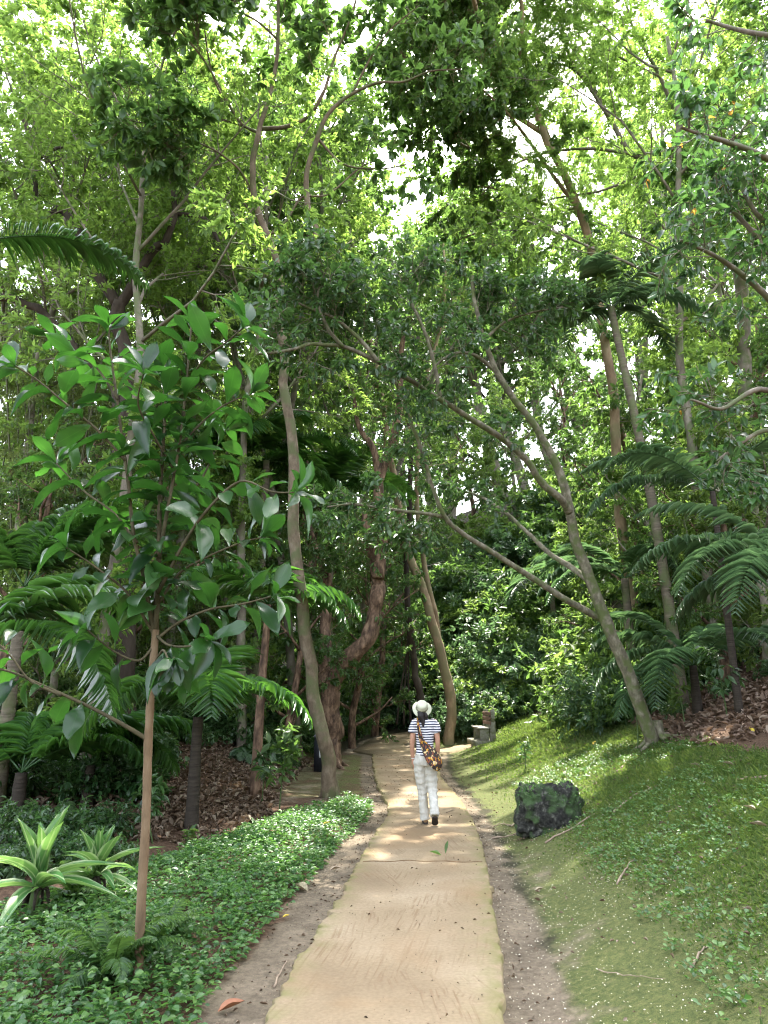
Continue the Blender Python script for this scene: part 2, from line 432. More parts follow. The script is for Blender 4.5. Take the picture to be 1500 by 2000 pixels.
M['white'] = noise_mat('white_sticker', [(.3, (.7, .7, .68)), (.7, (.78, .78, .76))], 9, rough=.5, bump=0)

def path_mat():
    m, N, L = new_mat('path_concrete')
    tc = N.new('ShaderNodeTexCoord')
    def noise(s, d=6, sc=(1, 1, 1), dist=0):
        mp = N.new('ShaderNodeMapping'); mp.inputs['Scale'].default_value = sc; L.new(tc.outputs['Object'], mp.inputs[0])
        n = N.new('ShaderNodeTexNoise'); n.inputs['Scale'].default_value = s; n.inputs['Detail'].default_value = d; n.inputs['Distortion'].default_value = dist
        L.new(mp.outputs[0], n.inputs[0]); return n
    def mixc(f, a, b, bl='MIX'):
        x = N.new('ShaderNodeMix'); x.data_type = 'RGBA'; x.blend_type = bl
        if hasattr(f, 'default_value'): L.new(f, x.inputs[0])
        else: x.inputs[0].default_value = f
        for k, v in ((6, a), (7, b)):
            if isinstance(v, tuple): x.inputs[k].default_value = (*v, 1)
            else: L.new(v, x.inputs[k])
        return x.outputs[2]
    big = noise(1.1, 5); r1 = ramp(N, [(.3, (.185, .137, .084)), (.5, (.236, .18, .113)), (.7, (.29, .23, .153))]); L.new(big.outputs[0], r1.inputs[0])
    fine = noise(38, 9); r2 = ramp(N, [(.3, (.86, .85, .84)), (.55, (1, 1, 1)), (.75, (1.12, 1.12, 1.12))]); L.new(fine.outputs[0], r2.inputs[0])
    col = mixc(1.0, r1.outputs[0], r2.outputs[0], 'MULTIPLY')
    # sparse dark specks of debris
    sp_ = noise(85, 2); r3 = ramp(N, [(.66, (0, 0, 0)), (.72, (1, 1, 1))]); L.new(sp_.outputs[0], r3.inputs[0])
    mm = noise(3.0, 3); r3b = ramp(N, [(.42, (0, 0, 0)), (.7, (.75, .75, .75))]); L.new(mm.outputs[0], r3b.inputs[0])
    col = mixc(mixc(1.0, r3.outputs[0], r3b.outputs[0], 'MULTIPLY'), col, (.12, .08, .045))
    # raked grooves: bent wave bands running along the walk, patchy
    dn = noise(2.0, 2); dv = N.new('ShaderNodeVectorMath'); dv.operation = 'MULTIPLY_ADD'; L.new(dn.outputs['Color'], dv.inputs[0]); dv.inputs[1].default_value = (.5, .5, 0); L.new(tc.outputs['Object'], dv.inputs[2])
    vo = N.new('ShaderNodeTexVoronoi'); vo.inputs['Scale'].default_value = .95; L.new(dv.outputs[0], vo.inputs[0])
    vs = N.new('ShaderNodeSeparateColor'); L.new(vo.outputs['Color'], vs.inputs[0])
    an = N.new('ShaderNodeMath'); an.operation = 'MULTIPLY_ADD'; L.new(vs.outputs[0], an.inputs[0]); an.inputs[1].default_value = .8; an.inputs[2].default_value = -.4
    vr = N.new('ShaderNodeVectorRotate'); vr.rotation_type = 'Z_AXIS'; L.new(tc.outputs['Object'], vr.inputs[0]); L.new(an.outputs[0], vr.inputs['Angle'])
    mp = N.new('ShaderNodeMapping'); mp.inputs['Scale'].default_value = (44, 1.9, 1); L.new(vr.outputs[0], mp.inputs[0])
    wv = N.new('ShaderNodeTexNoise'); wv.inputs['Scale'].default_value = 1.0; wv.inputs['Detail'].default_value = 2; wv.inputs['Distortion'].default_value = .3; L.new(mp.outputs[0], wv.inputs[0])
    pm = noise(1.5, 3, (1, .8, 1)); r4 = ramp(N, [(.44, (0, 0, 0)), (.62, (1, 1, 1))]); L.new(pm.outputs[0], r4.inputs[0])
    wr = ramp(N, [(.34, (1, 1, 1)), (.42, (.4, .4, .4)), (.48, (0, 0, 0))]); L.new(wv.outputs[0], wr.inputs[0])
    g = mixc(1.0, wr.outputs[0], r4.outputs[0], 'MULTIPLY')
    gf = N.new('ShaderNodeMath'); gf.operation = 'MULTIPLY'; gf.inputs[1].default_value = .62; L.new(g, gf.inputs[0])
    col = mixc(gf.outputs[0], col, (.16, .10, .055))
    # wear, damp brown patches
    st = noise(.8, 4, (1, 1, 1), .6); r5 = ramp(N, [(.54, (0, 0, 0)), (.74, (.75, .75, .75))]); L.new(st.outputs[0], r5.inputs[0])
    col = mixc(r5.outputs[0], col, (.23, .145, .075))
    # mossy green rim from the edge attribute
    at = N.new('ShaderNodeAttribute'); at.attribute_name = 'edge'
    en = noise(7, 4); em = N.new('ShaderNodeMath'); em.operation = 'MULTIPLY'; L.new(at.outputs['Fac'], em.inputs[0])
    er = ramp(N, [(.35, (0, 0, 0)), (.62, (1, 1, 1))]); L.new(en.outputs[0], er.inputs[0]); L.new(er.outputs[0], em.inputs[1])
    ex = mixc(.0, (0, 0, 0), (0, 0, 0))
    col = mixc(em.outputs[0], col, (.16, .15, .06))
    b = N.new('ShaderNodeBsdfPrincipled'); L.new(col, b.inputs['Base Color']); b.inputs['Roughness'].default_value = .9; b.inputs['Specular IOR Level'].default_value = .2
    bp = N.new('ShaderNodeBump'); bp.inputs['Strength'].default_value = .3; bp.inputs['Distance'].default_value = .012; bp.invert = True
    L.new(g, bp.inputs['Height'])
    bp2 = N.new('ShaderNodeBump'); bp2.inputs['Strength'].default_value = .35; bp2.inputs['Distance'].default_value = .01
    L.new(fine.outputs[0], bp2.inputs['Height']); L.new(bp.outputs[0], bp2.inputs['Normal']); L.new(bp2.outputs[0], b.inputs['Normal'])
    o = N.new('ShaderNodeOutputMaterial'); L.new(b.outputs[0], o.inputs[0]); return m
M['path'] = path_mat()

def ground_mat():
    m, N, L = new_mat('ground_soil')
    tc = N.new('ShaderNodeTexCoord'); at = N.new('ShaderNodeAttribute'); at.attribute_name = 'zone'
    sep = N.new('ShaderNodeSeparateColor'); L.new(at.outputs['Color'], sep.inputs[0])
    def noise(s, d=6):
        n = N.new('ShaderNodeTexNoise'); n.inputs['Scale'].default_value = s; n.inputs['Detail'].default_value = d; n.inputs['Roughness'].default_value = .65
        L.new(tc.outputs['Object'], n.inputs[0]); return n
    n1 = noise(2.2); n2 = noise(26); n3 = noise(90, 2)
    def rmp(n, st): r = ramp(N, st); L.new(n.outputs[0], r.inputs[0]); return r.outputs[0]
    def mixc(f, a, b, bl='MIX'):
        x = N.new('ShaderNodeMix'); x.data_type = 'RGBA'; x.blend_type = bl; 
        if isinstance(f, float): x.inputs[0].default_value = f
        else: L.new(f, x.inputs[0])
        L.new(a, x.inputs[6]); L.new(b, x.inputs[7]); return x.outputs[2]
    dirt = rmp(n1, [(.3, (.09, .072, .05)), (.5, (.155, .125, .088)), (.7, (.23, .185, .13))])
    dirt = mixc(1.0, dirt, rmp(n2, [(.3, (.6, .6, .6)), (.6, (1, 1, 1)), (.8, (1.25, 1.25, 1.2))]), 'MULTIPLY')
    speck = rmp(n3, [(.68, (0, 0, 0)), (.74, (1, 1, 1))])
    pale = N.new('ShaderNodeRGB'); pale.outputs[0].default_value = (.42, .36, .26, 1)
    dirt = mixc(speck, dirt, pale.outputs[0])
    grass = rmp(n2, [(.3, (.05, .064, .024)), (.5, (.085, .10, .034)), (.7, (.135, .132, .055))])
    grass = mixc(1.0, grass, rmp(noise(140, 4), [(.32, (.45, .48, .4)), (.5, (1, 1, 1)), (.7, (1.5, 1.45, 1.3))]), 'MULTIPLY')
    bare = rmp(n1, [(.56, (0, 0, 0)), (.70, (1, 1, 1))])
    litter = rmp(n2, [(.3, (.035, .022, .015)), (.5, (.09, .055, .035)), (.7, (.17, .11, .07))])
    under = rmp(n2, [(.3, (.02, .02, .012)), (.7, (.06, .055, .03))])
    def jit(s):
        a = N.new('ShaderNodeMath'); a.operation = 'ADD'; L.new(s, a.inputs[0]); 
        b = N.new('ShaderNodeMath'); b.operation = 'MULTIPLY_ADD'; L.new(n1.outputs[0], b.inputs[0]); b.inputs[1].default_value = 1.2; b.inputs[2].default_value = -.6
        L.new(b.outputs[0], a.inputs[1])
        q = ramp(N, [(.38, (0, 0, 0)), (.62, (1, 1, 1))]); L.new(a.outputs[0], q.inputs[0]); return q.outputs[0]
    col = mixc(sep.outputs[2], under, litter)
    col = mixc(jit(sep.outputs[0]), col, grass)
    col = mixc(jit(sep.outputs[1]), col, dirt)
    b = N.new('ShaderNodeBsdfPrincipled'); L.new(col, b.inputs['Base Color']); b.inputs['Roughness'].default_value = .95; b.inputs['Specular IOR Level'].default_value = .15
    bp = N.new('ShaderNodeBump'); bp.inputs['Strength'].default_value = .7; bp.inputs['Distance'].default_value = .03
    L.new(n2.outputs[0], bp.inputs['Height']); L.new(bp.outputs[0], b.inputs['Normal'])
    o = N.new('ShaderNodeOutputMaterial'); L.new(b.outputs[0], o.inputs[0]); return m
M['ground'] = ground_mat()
# ------------------------------------------------------------------ projection (used only to skip what lies far outside the view)
def proj(P):
    P = np.asarray(P, float); X = P[:, 0]; Y = P[:, 1]; Z = P[:, 2] - EYE
    dep = Y * cp + Z * sp; v = -Y * sp + Z * cp
    return 750 + F * X / np.maximum(dep, .01), 1000 - F * v / np.maximum(dep, .01), dep
def inview(P, m=150):
    a, b, d = proj(P); return (d > .3) & (a > -m) & (a < 1500 + m) & (b > -m) & (b < 2000 + m)

def poly_world(pts): return [tuple(G(*p)[:2]) for p in pts]

# ------------------------------------------------------------------ ground sheet
GRASS_TOP = [(1750, 1520), (1500, 1478), (1380, 1466), (1300, 1450), (1255, 1425), (1200, 1400), (1100, 1394), (1030, 1400), (960, 1404), (900, 1416), (872, 1428), (866, 1440)]
GT = poly_world(GRASS_TOP)
print('GT', [tuple(round(float(c), 1) for c in p) for p in GT])
GRASS_POLY = [(xr(y) + .35, y) for y in np.linspace(2.5, 24, 12)] + [(1.4, 26)] + GT[::-1] + [(7, 4.0), (6, 2.5)]
COVER_PX = [(330, 2120), (380, 1985), (440, 1890), (520, 1800), (600, 1715), (650, 1655), (700, 1612), (724, 1585), (722, 1566), (690, 1560), (620, 1572), (560, 1590), (480, 1612), (400, 1640), (330, 1668), (260, 1700), (150, 1740), (60, 1765), (-150, 1790), (-300, 1900), (-300, 2120)]
COVER_POLY = [P0(*p) for p in COVER_PX]

def axis_pts(a, b, near_a, near_b, step, far):
    mid = np.arange(near_a, near_b + 1e-6, step)
    lo = []; x = near_a; s = step
    while x > a: s *= 1.35; x -= s; lo.append(x)
    hi = []; x = mid[-1]; s = step
    while x < b: s *= 1.35; x += s; hi.append(x)
    return np.array(lo[::-1] + list(mid) + hi)
gx = axis_pts(-400, 400, -7, 9, .13, 1); gy = axis_pts(-300, 500, 2.5, 30, .13, 1)
GX, GY = np.meshgrid(gx, gy); GZ = hgt(GX, GY)
nx, ny = len(gx), len(gy)
i = np.arange(ny - 1)[:, None] * nx; j = np.arange(nx - 1)[None, :]
GF = np.stack([i + j, i + j + 1, i + nx + j + 1, i + nx + j], -1).reshape(-1, 4)
me = mesh_np('ground', np.stack([GX, GY, GZ], -1).reshape(-1, 3), GF, M['ground'], True)
X, Y = GX.ravel(), GY.ravel()
dg = seg_dist(X, Y, GRASS_POLY); dp = seg_dist(X, Y, PATH); dc = seg_dist(X, Y, COVER_POLY)
zg = np.clip(.5 - dg / .6, 0, 1)
side = X > xr(np.clip(Y, 3, 60)) - .3
wid = np.where(side, .22 + .16 * sst(9, 5, Y), .42 - .1 * sst(9, 14, Y))
zd = np.clip(.5 + (wid - dp) / .35, 0, 1) * (Y < 30)
zd = np.maximum(zd, np.where(side & (dp < 1.3) & (Y < 9), .42 * sst(1.3, .4, dp), 0))
zd = np.maximum(zd, np.where((X < -1.0) & (X > -2.2) & (Y > 13) & (Y < 22), .45, 0))
moss = (~side) & (dp > .25) & (dp < 2.0) & (Y > 14) & (Y < 24)
zg = np.maximum(zg, moss * .55)
zl = np.where(X < 0, sst(12, 9.5, np.abs(Y - 14)) , sst(3.5, 4.5, X) * sst(24, 18, Y))
col = np.stack([zg, zd, zl, np.ones_like(zg)], -1).astype(np.float32)
ca = me.color_attributes.new('zone', 'FLOAT_COLOR', 'POINT'); ca.data.foreach_set('color', col.ravel())
tag(link('ground', me), kind='structure')

# ------------------------------------------------------------------ concrete path
ys = np.concatenate([np.arange(2.2, 11, .055), np.arange(11, 24.6, .12), [P0(727, 1473)[1]]])
us = np.array([0, 0, .008, .06, .16, .3, .45, .6, .74, .86, .95, .993, 1, 1]); zs = np.array([-.16, -.008, 0, 0, 0, 0, 0, 0, 0, 0, 0, 0, -.010, -.16])
eg = np.array([1, 1, .9, .35, 0, 0, 0, 0, 0, .15, .6, 1, 1, 1])
pv, pe = [], []
for k, y in enumerate(ys):
    a, b = float(xl(y)), float(xr(y))
    a += .014 * wav(y * 3.1, 1.0) + .014 * rng.normal(); b += .006 * wav(y * 2.1, 4.0) + .007 * rng.normal() - (.02 * rng.random() if rng.random() < .2 else 0)
    for q in range(len(us)):
        out = .012 if q == len(us) - 1 else (-.012 if q == 0 else 0)
        pv.append((a + (b - a) * us[q] + out, y, zs[q])); pe.append(eg[q])
nc = len(us)
i = np.arange(len(ys) - 1)[:, None] * nc; j = np.arange(nc - 1)[None, :]
PF = np.stack([i + j, i + j + 1, i + nc + j + 1, i + nc + j], -1).reshape(-1, 4)
base = len(pv)
fp = [(pv[base - 2][0], pv[base - 2][1])] + FP + [(pv[base - nc + 1][0], pv[base - nc + 1][1])]
for p in fp: pv.append((p[0], p[1], float(rampz(p[1])))); pe.append(.3)
for p in fp: pv.append((p[0], p[1], float(rampz(p[1])) - .16)); pe.append(.6)
tri = tessellate_polygon([[Vector((p[0], p[1], 0)) for p in fp]])
T3 = []
for t in tri:
    a, b, c = [fp[q] for q in t]
    if (b[0] - a[0]) * (c[1] - a[1]) - (b[1] - a[1]) * (c[0] - a[0]) < 0: t = (t[0], t[2], t[1])
    T3.append([base + q for q in t])
n = len(fp)
SK = [[base + q, base + n + q, base + n + (q + 1) % n, base + (q + 1) % n] for q in range(n - 1)]
me = mesh_np('path', pv, [np.vstack([PF, np.array(SK)]), np.array(T3)], M['path'], False)
at = me.attributes.new('edge', 'FLOAT', 'POINT'); at.data.foreach_set('value', np.array(pe, np.float32))
tag(link('path', me), kind='structure')

# a thin construction joint across the walk
jy = P0(830, 1683)[1]
jp = [(float(xl(jy)) + .05 + (float(xr(jy)) - float(xl(jy)) - .09) * u, jy + .12 * (abs(u - .4) - .3) * -1 + .02 * math.sin(u * 21), .0015) for u in np.linspace(0, 1, 24)]
mb = MB(); mb.add(*tube(jp, [.005 + .004 * random.random() for _ in jp], 4)); 
tag(link('path_joint', mb.mesh('path_joint', noise_mat('joint_dirt', [(.3, (.09, .055, .03)), (.7, (.2, .13, .07))], 40, bump=0))), kind='structure')

# ------------------------------------------------------------------ ground cover (low glossy leaves left of the walk)
def scatter(poly, dens, g=rng):
    A = np.array(poly); a, b = A.min(0), A.max(0)
    n = int((b[0] - a[0]) * (b[1] - a[1]) * dens)
    P = a + (b - a) * g.random((n, 2))
    return P[seg_dist(P[:, 0], P[:, 1], poly) < 0]
P = scatter(COVER_POLY, 185)
e = seg_dist(P[:, 0], P[:, 1], COVER_POLY)
P3 = np.stack([P[:, 0], P[:, 1], hgt(P[:, 0], P[:, 1])], -1); k = inview(P3, 200); P, P3, e = P[k], P3[k], e[k]
clump = .5 + .5 * np.sin(P[:, 0] * 5 + 2 * np.sin(P[:, 1] * 3)) * np.sin(P[:, 1] * 4.2 + np.sin(P[:, 0] * 6))
H = (.05 + .13 * rng.random(len(P)) + .09 * clump) * (.55 + .45 * sst(0, .35, -e))
per = 9; n = len(P) * per; idx = np.repeat(np.arange(len(P)), per)
az = rng.random(n) * 6.283; R = np.stack([np.cos(az), np.sin(az), 0 * az], -1)
t = rng.random(n)
Q = P3[idx] + R * (.02 + .03 * rng.random((n, 1))); Q[:, 2] += H[idx] * (.35 + .65 * t)
LD = unit(R + np.stack([0 * t, 0 * t, -.15 + .6 * t], -1)); N_ = unit(np.array([0, 0, 1.]) + rng.normal(size=(n, 3)) * .35)
Ls = .030 + .038 * rng.random(n)
V, Fc, uv = leaves(Q, LD, N_, Ls, Ls * .6, LF_WIDE)
mb = MB(); mb.add(V, Fc)
o = link('ground_cover', mb.mesh('ground_cover', M['cover'])); tag(o, 'low glossy green ground cover spreading beside the concrete walk', 'ground cover', kind='stuff')

# ------------------------------------------------------------------ short grass on the bank
gm = MB()
def grass_band(y0, y1, dens, L, Wd):
    A = scatter([(0, y0), (11, y0), (11, y1), (0, y1)], dens)
    d = seg_dist(A[:, 0], A[:, 1], GRASS_POLY); dpp = seg_dist(A[:, 0], A[:, 1], PATH)
    bare = wav(A[:, 0] * .9 + 3, A[:, 1] * .8) + .6 * wav(A[:, 0] * 3.1, A[:, 1] * 2.7 + 5)
    near = sst(.55, 1.5, dpp - .45 * sst(9, 5, A[:, 1]))
    k = (d < .25 * rng.random(len(A))) & (rng.random(len(A)) < near * np.clip(.95 - .35 * np.maximum(bare - .5, 0), .3, 1))
    A = A[k]; P3 = np.stack([A[:, 0], A[:, 1], hgt(A[:, 0], A[:, 1])], -1); v = inview(P3, 60); A, P3 = A[v], P3[v]; n = len(A)
    tall = .6 + .5 * sst(.0, 1.2, A[:, 0] - xr(A[:, 1]) - 1.2)
    D = unit(rng.normal(size=(n, 3)) * [1, 1, .3] + [0, 0, .75]); N_ = unit(rng.normal(size=(n, 3)) + [0, 0, .6])
    Ls = L * (.5 + .9 * rng.random(n)) * tall
    P3[:, 2] -= .006
    V, Fc, uv = leaves(P3, D, N_, Ls, Wd * (.7 + .6 * rng.random(n)), LF_DIA); gm.add(V, Fc)
grass_band(3.8, 7.5, 4600, .060, .014)
grass_band(7.5, 11, 3000, .066, .017)
grass_band(11, 16, 1500, .07, .02)
grass_band(16, 31, 600, .10, .03)
tag(link('grass', gm.mesh('grass', M['grassleaf'])), 'short mown grass covering the bank beside the walk', 'grass', kind='stuff')
# broad clover-like weeds in the lawn
A = scatter([(1.6, 4), (7, 4), (7, 14), (1.6, 14)], 90); d = seg_dist(A[:, 0], A[:, 1], GRASS_POLY)
wv_ = wav(A[:, 0] * .8, A[:, 1] * .7 + 2) + .5 * rng.random(len(A)); k = (d < 0) & (wv_ > .25) & (A[:, 0] - xr(A[:, 1]) > 1.0); A = A[k]
P3 = np.stack([A[:, 0], A[:, 1], hgt(A[:, 0], A[:, 1])], -1); per = 6; idx = np.repeat(np.arange(len(A)), per); n = len(idx)
az = rng.random(n) * 6.28; R = np.stack([np.cos(az), np.sin(az), .35 + .4 * rng.random(n)], -1)
Q = P3[idx] + R * .02; Q[:, 2] += .015 + .05 * rng.random(n); Ls = .022 + .022 * rng.random(n)
V, Fc, uv = leaves(Q, R, unit(np.array([0, 0, 1.]) + rng.normal(size=(n, 3)) * .3), Ls, Ls * .7, LF_WIDE)
mb = MB(); mb.add(V, Fc); tag(link('lawn_weeds', mb.mesh('lawn_weeds', M['cover'])), 'small broad-leaved weeds growing through the lawn', 'weeds', kind='stuff')

# ------------------------------------------------------------------ leaf litter
def litter(poly, dens, L, nm, label, ex=None):
    A = scatter(poly, dens)
    if ex is not None: A = A[ex(A)]
    P3 = np.stack([A[:, 0], A[:, 1], hgt(A[:, 0], A[:, 1]) + .012 + .03 * rng.random(len(A))], -1); v = inview(P3, 60); P3 = P3[v]; n = len(P3)
    D = unit(rng.normal(size=(n, 3)) * [1, 1, .35]); N_ = unit(np.array([0, 0, 1.]) + rng.normal(size=(n, 3)) * .5); Ls = L * (.5 + .8 * rng.random(n))
    V, Fc, uv = leaves(P3, D, N_, Ls, Ls * (.3 + .25 * rng.random(n)), LF_LITTER)
    mb = MB(); mb.add(V, Fc); tag(link(nm, mb.mesh(nm, M['litter'])), label, 'leaf litter', kind='stuff')
litter([(-9, 8.5), (-1.6, 10), (-1.9, 13), (-2.1, 22), (-14, 22)], 170, .12, 'leaf_litter', 'brown fallen leaves carpeting the bank under the palms',
       lambda A: (seg_dist(A[:, 0], A[:, 1], COVER_POLY) > .1) & (seg_dist(A[:, 0], A[:, 1], PATH) > .8))
litter([(GT[1][0] + 3, GT[1][1] - 3), tuple(GT[2]), tuple(GT[3]), tuple(GT[4]), (GT[5][0], GT[5][1]), (10, 22), (14, 12)], 130, .12, 'leaf_litter', 'brown fallen leaves on the steep bank above the lawn')
# crumbs of leaf and soil beside the walk
A = scatter([(-3, 3.5), (5, 3.5), (5, 20), (-3, 20)], 240); dpp = seg_dist(A[:, 0], A[:, 1], PATH); k = (dpp > .02) & (dpp < .08 + .5 * rng.random(len(A)) ** 3); A = A[k]
P3 = np.stack([A[:, 0], A[:, 1], hgt(A[:, 0], A[:, 1]) + .008], -1); n = len(P3)
V, Fc, uv = leaves(P3, rng.normal(size=(n, 3)) * [1, 1, .2], unit(np.array([0, 0, 1.]) + rng.normal(size=(n, 3)) * .3), .012 + .03 * rng.random(n) ** 2, .009, LF_LITTER)
mb = MB(); mb.add(V, Fc); tag(link('leaf_debris', mb.mesh('leaf_debris', M['litter'])), 'crumbled dry leaf debris along both edges of the walk', 'leaf debris', kind='stuff')
# pale fallen petals
A = scatter([(.5, 4), (5, 4), (5, 12), (.5, 12)], 260); dpp = seg_dist(A[:, 0], A[:, 1], PATH)
k = (dpp > .0) & (rng.random(len(A)) < np.clip(1.1 - .28 * dpp - .06 * (A[:, 1] - 4) + .25 * wav(A[:, 0] * 1.3, A[:, 1] * 1.1), .03, 1)); A = A[k]
P3 = np.stack([A[:, 0], A[:, 1], hgt(A[:, 0], A[:, 1]) + .010 + .012 * rng.random(len(A))], -1); n = len(P3)
V, Fc, uv = leaves(P3, rng.normal(size=(n, 3)) * [1, 1, .3], unit(np.array([0, 0, 1.]) + rng.normal(size=(n, 3)) * .5), .007 + .009 * rng.random(n), .008, LF_DIA)
mb = MB(); mb.add(V, Fc); tag(link('fallen_petals', mb.mesh('fallen_petals', M['petal'])), 'tiny pale petals sprinkled over the dirt and moss beside the walk', 'petals', kind='stuff')

# bits of beige leaf strewn over the lawn
A = scatter(GRASS_POLY, 22); P3 = np.stack([A[:, 0], A[:, 1], hgt(A[:, 0], A[:, 1]) + .03], -1); P3 = P3[inview(P3, 40)]; n = len(P3)
V, Fc, uv = leaves(P3, rng.normal(size=(n, 3)) * [1, 1, .3], unit(np.array([0, 0, 1.]) + rng.normal(size=(n, 3)) * .4), .015 + .045 * rng.random(n) ** 2, .012 + .01 * rng.random(n), LF_LITTER)
mb = MB(); mb.add(V, Fc); tag(link('leaf_debris', mb.mesh('leaf_debris', M['litter'])), 'scattered scraps of beige dead leaf over the lawn bank', 'leaf debris', kind='stuff')

# grit and leaf crumbs lying on the walk
A = scatter([(-1.6, 3.6), (1.6, 3.6), (1.6, 24), (-1.6, 24)], 75); dpp = seg_dist(A[:, 0], A[:, 1], PATH); A = A[(dpp < -.02) & (rng.random(len(A)) < np.clip(.35 + .5 * wav(A[:, 0] * 2 + 1, A[:, 1] * 1.3), .12, 1))]
n = len(A); P3 = np.stack([A[:, 0], A[:, 1], np.full(n, .005)], -1)
V, Fc, uv = leaves(P3, rng.normal(size=(n, 3)) * [1, 1, .1], unit(np.array([0, 0, 1.]) + rng.normal(size=(n, 3)) * .3), .008 + .03 * rng.random(n) ** 4, .006 + .004 * rng.random(n), LF_LITTER)
mb = MB(); mb.add(V, Fc); tag(link('leaf_debris', mb.mesh('leaf_debris', M['crumb'])), 'dark grit and leaf crumbs sprinkled on the concrete walk', 'leaf debris', kind='stuff')
# ------------------------------------------------------------------ key trees drawn from their own limbs
def limb(pxs, d0, d1, r0, r1, mb, ns=9, rough=.12, sm=6, wob=.0, g=rng, foot=None):
    n = len(pxs); ds = np.linspace(d0, d1, n) if not hasattr(d0, '__len__') else np.array(d0)
    P = np.array([W(p[0], p[1], d) for p, d in zip(pxs, ds)])
    if foot is not None:
        P = P[P[:, 2] > foot[2] + .25]; P = np.vstack([np.asarray(foot) - [0, 0, .25], P])
    Q = catmull(P, sm)
    if len(P) > 4 and r0 > .04:
        jj = rng.normal(size=(len(P) * 2, 3)) * r1 * .35 + rng.normal(size=(len(P) * 2, 3)) * r0 * .06; ii = np.linspace(0, len(P) * 2 - 1, len(Q))
        for c in range(3): Q[:, c] += np.interp(ii, np.arange(len(P) * 2), jj[:, c]) * np.clip(np.arange(len(Q)) / 6, 0, 1)
    if wob: Q[1:-1] += g.normal(size=(len(Q) - 2, 3)) * wob
    mb.add(*tube(Q, taper(r0, r1, len(Q), .9), ns, rough, True, g)); return Q

def grounded(pxs, d):
    """prepend a point where the trunk enters the ground"""
    return pxs

def flare_base(mb, p, r, g, n=5, L=.6):
    for k in range(n):
        a = k * 6.28 / n + g.random(); q = np.array([[p[0], p[1], p[2] + .35 * r * 4], [p[0] + math.cos(a) * r * 1.0, p[1] + math.sin(a) * r * 1.0, p[2] + .12 * r * 4], None], dtype=object)
        x, y = p[0] + math.cos(a) * (r + L * (.6 + .6 * g.random())), p[1] + math.sin(a) * (r + L * (.6 + .6 * g.random()))
        P = np.array([[p[0] + math.cos(a) * r * .35, p[1] + math.sin(a) * r * .35, p[2] + r * 2.2], [p[0] + math.cos(a) * r * 1.0, p[1] + math.sin(a) * r * 1.0, h1(p[0] + math.cos(a) * r, p[1] + math.sin(a) * r) + r * .5], [x, y, h1(x, y) - .04]])
        Q = catmull(P, 4); mb.add(*tube(Q, taper(r * .5, r * .1, len(Q)), 6, .15, True, g))

CFG_MID = dict(n=[5, 5], len=[1.5, .7], lo=[.25, .2], ang=[50, 50], wig=.14, trop=[.06, .02])
def sprout(mb, limbs, cfg, g, r=.02):
    tw = []
    for Q in limbs: branch_out(mb, Q, r, 0, cfg, g, tw)
    return tw

# ---- slender tree left of the walk, crown of leaf rosettes
g = np.random.default_rng(3)
b = G(645, 1558); d0 = b[1]
wood = MB()
tr = limb([(647, 1575), (645, 1540), (640, 1480), (622, 1400), (600, 1280), (585, 1150), (575, 1000), (569, 870), (558, 760), (552, 690), (548, 600), (550, 522)], d0, d0 - .5, .14, .085, wood, 12, .10, foot=b)
flare_base(wood, b, .15, g, 5, .12)
L1 = limb([(550, 525), (600, 488), (618, 455), (600, 400), (600, 340), (620, 270), (642, 222), (685, 185), (735, 163), (790, 160), (840, 140), (900, 135)], d0 - .5, d0 - 2.2, .085, .010, wood, 9, .1)
L2 = limb([(550, 525), (530, 482), (500, 400), (494, 330), (505, 260), (525, 190), (542, 110), (545, -20), (550, -120)], d0 - .5, d0 - 1.8, .085, .03, wood, 9, .1)
L3 = limb([(508, 252), (560, 248), (600, 228), (630, 185), (655, 110), (690, 20), (710, -60)], d0 - .9, d0 - 2.5, .05, .02, wood, 7)
L4 = limb([(497, 385), (470, 335), (430, 300), (390, 280), (340, 262)], d0 - .7, d0 - 2.2, .03, .012, wood, 6)
L5 = limb([(525, 460), (560, 430), (590, 385), (640, 380), (700, 330), (740, 310)], d0 - .6, d0 - .9, .03, .012, wood, 6)
L6 = limb([(505, 260), (470, 240), (440, 190), (400, 120), (340, 40), (310, -40)], d0 - .9, d0 - 3.2, .035, .014, wood, 6)
L7 = limb([(470, 240), (420, 160), (400, 60), (395, -40)], d0 - 1.2, d0 - 2.6, .025, .012, wood, 6)
L8 = limb([(620, 270), (670, 320), (740, 330), (800, 320)], d0 - 1.2, d0 - .6, .03, .012, wood, 6)
L9 = limb([(545, 80), (500, 40), (440, 10), (380, -30)], d0 - 1.5, d0 - 3, .03, .012, wood, 6)
L10 = limb([(505, 258), (440, 235), (370, 225), (300, 240), (250, 235)], d0 - .9, d0 - 2.6, .03, .01, wood, 6)
L11 = limb([(690, 180), (720, 120), (760, 60), (820, 10)], d0 - 1.6, d0 - 2.4, .03, .012, wood, 6)
cfgA = dict(n=[5, 4], len=[.95, .5], lo=[.35, .2], ang=[48, 45], wig=.12, trop=[.08, .06])
tw = sprout(wood, [L2[20:], L3[8:], L4[6:], L6[6:], L7[4:], L9[3:], L10[6:], L10[6:], L4[6:], L6[10:], L7[8:], L2[28:], L3[14:], L9[8:]], dict(cfgA, n=[7, 5], len=[1.25, .6]), g, .016)
tw2 = sprout(wood, [L1[40:], L1[52:], L5[10:], L8[8:], L11[10:]], dict(cfgA, n=[3, 3]), g, .014)
fol = MB(); fol.add(*twig_leaves(tw + tw2, 14, .24, .42, LF_OBOV, g, droop=.05, upn=.8, lo=.75, whorl=True, spread=1.1))
root = thing('tree', 'slender pale-barked tree left of the walk, forking high up into two bent limbs', 'tree', b)
finish_plant(root, wood, fol, M['bark_tan'], M['mid'], b)

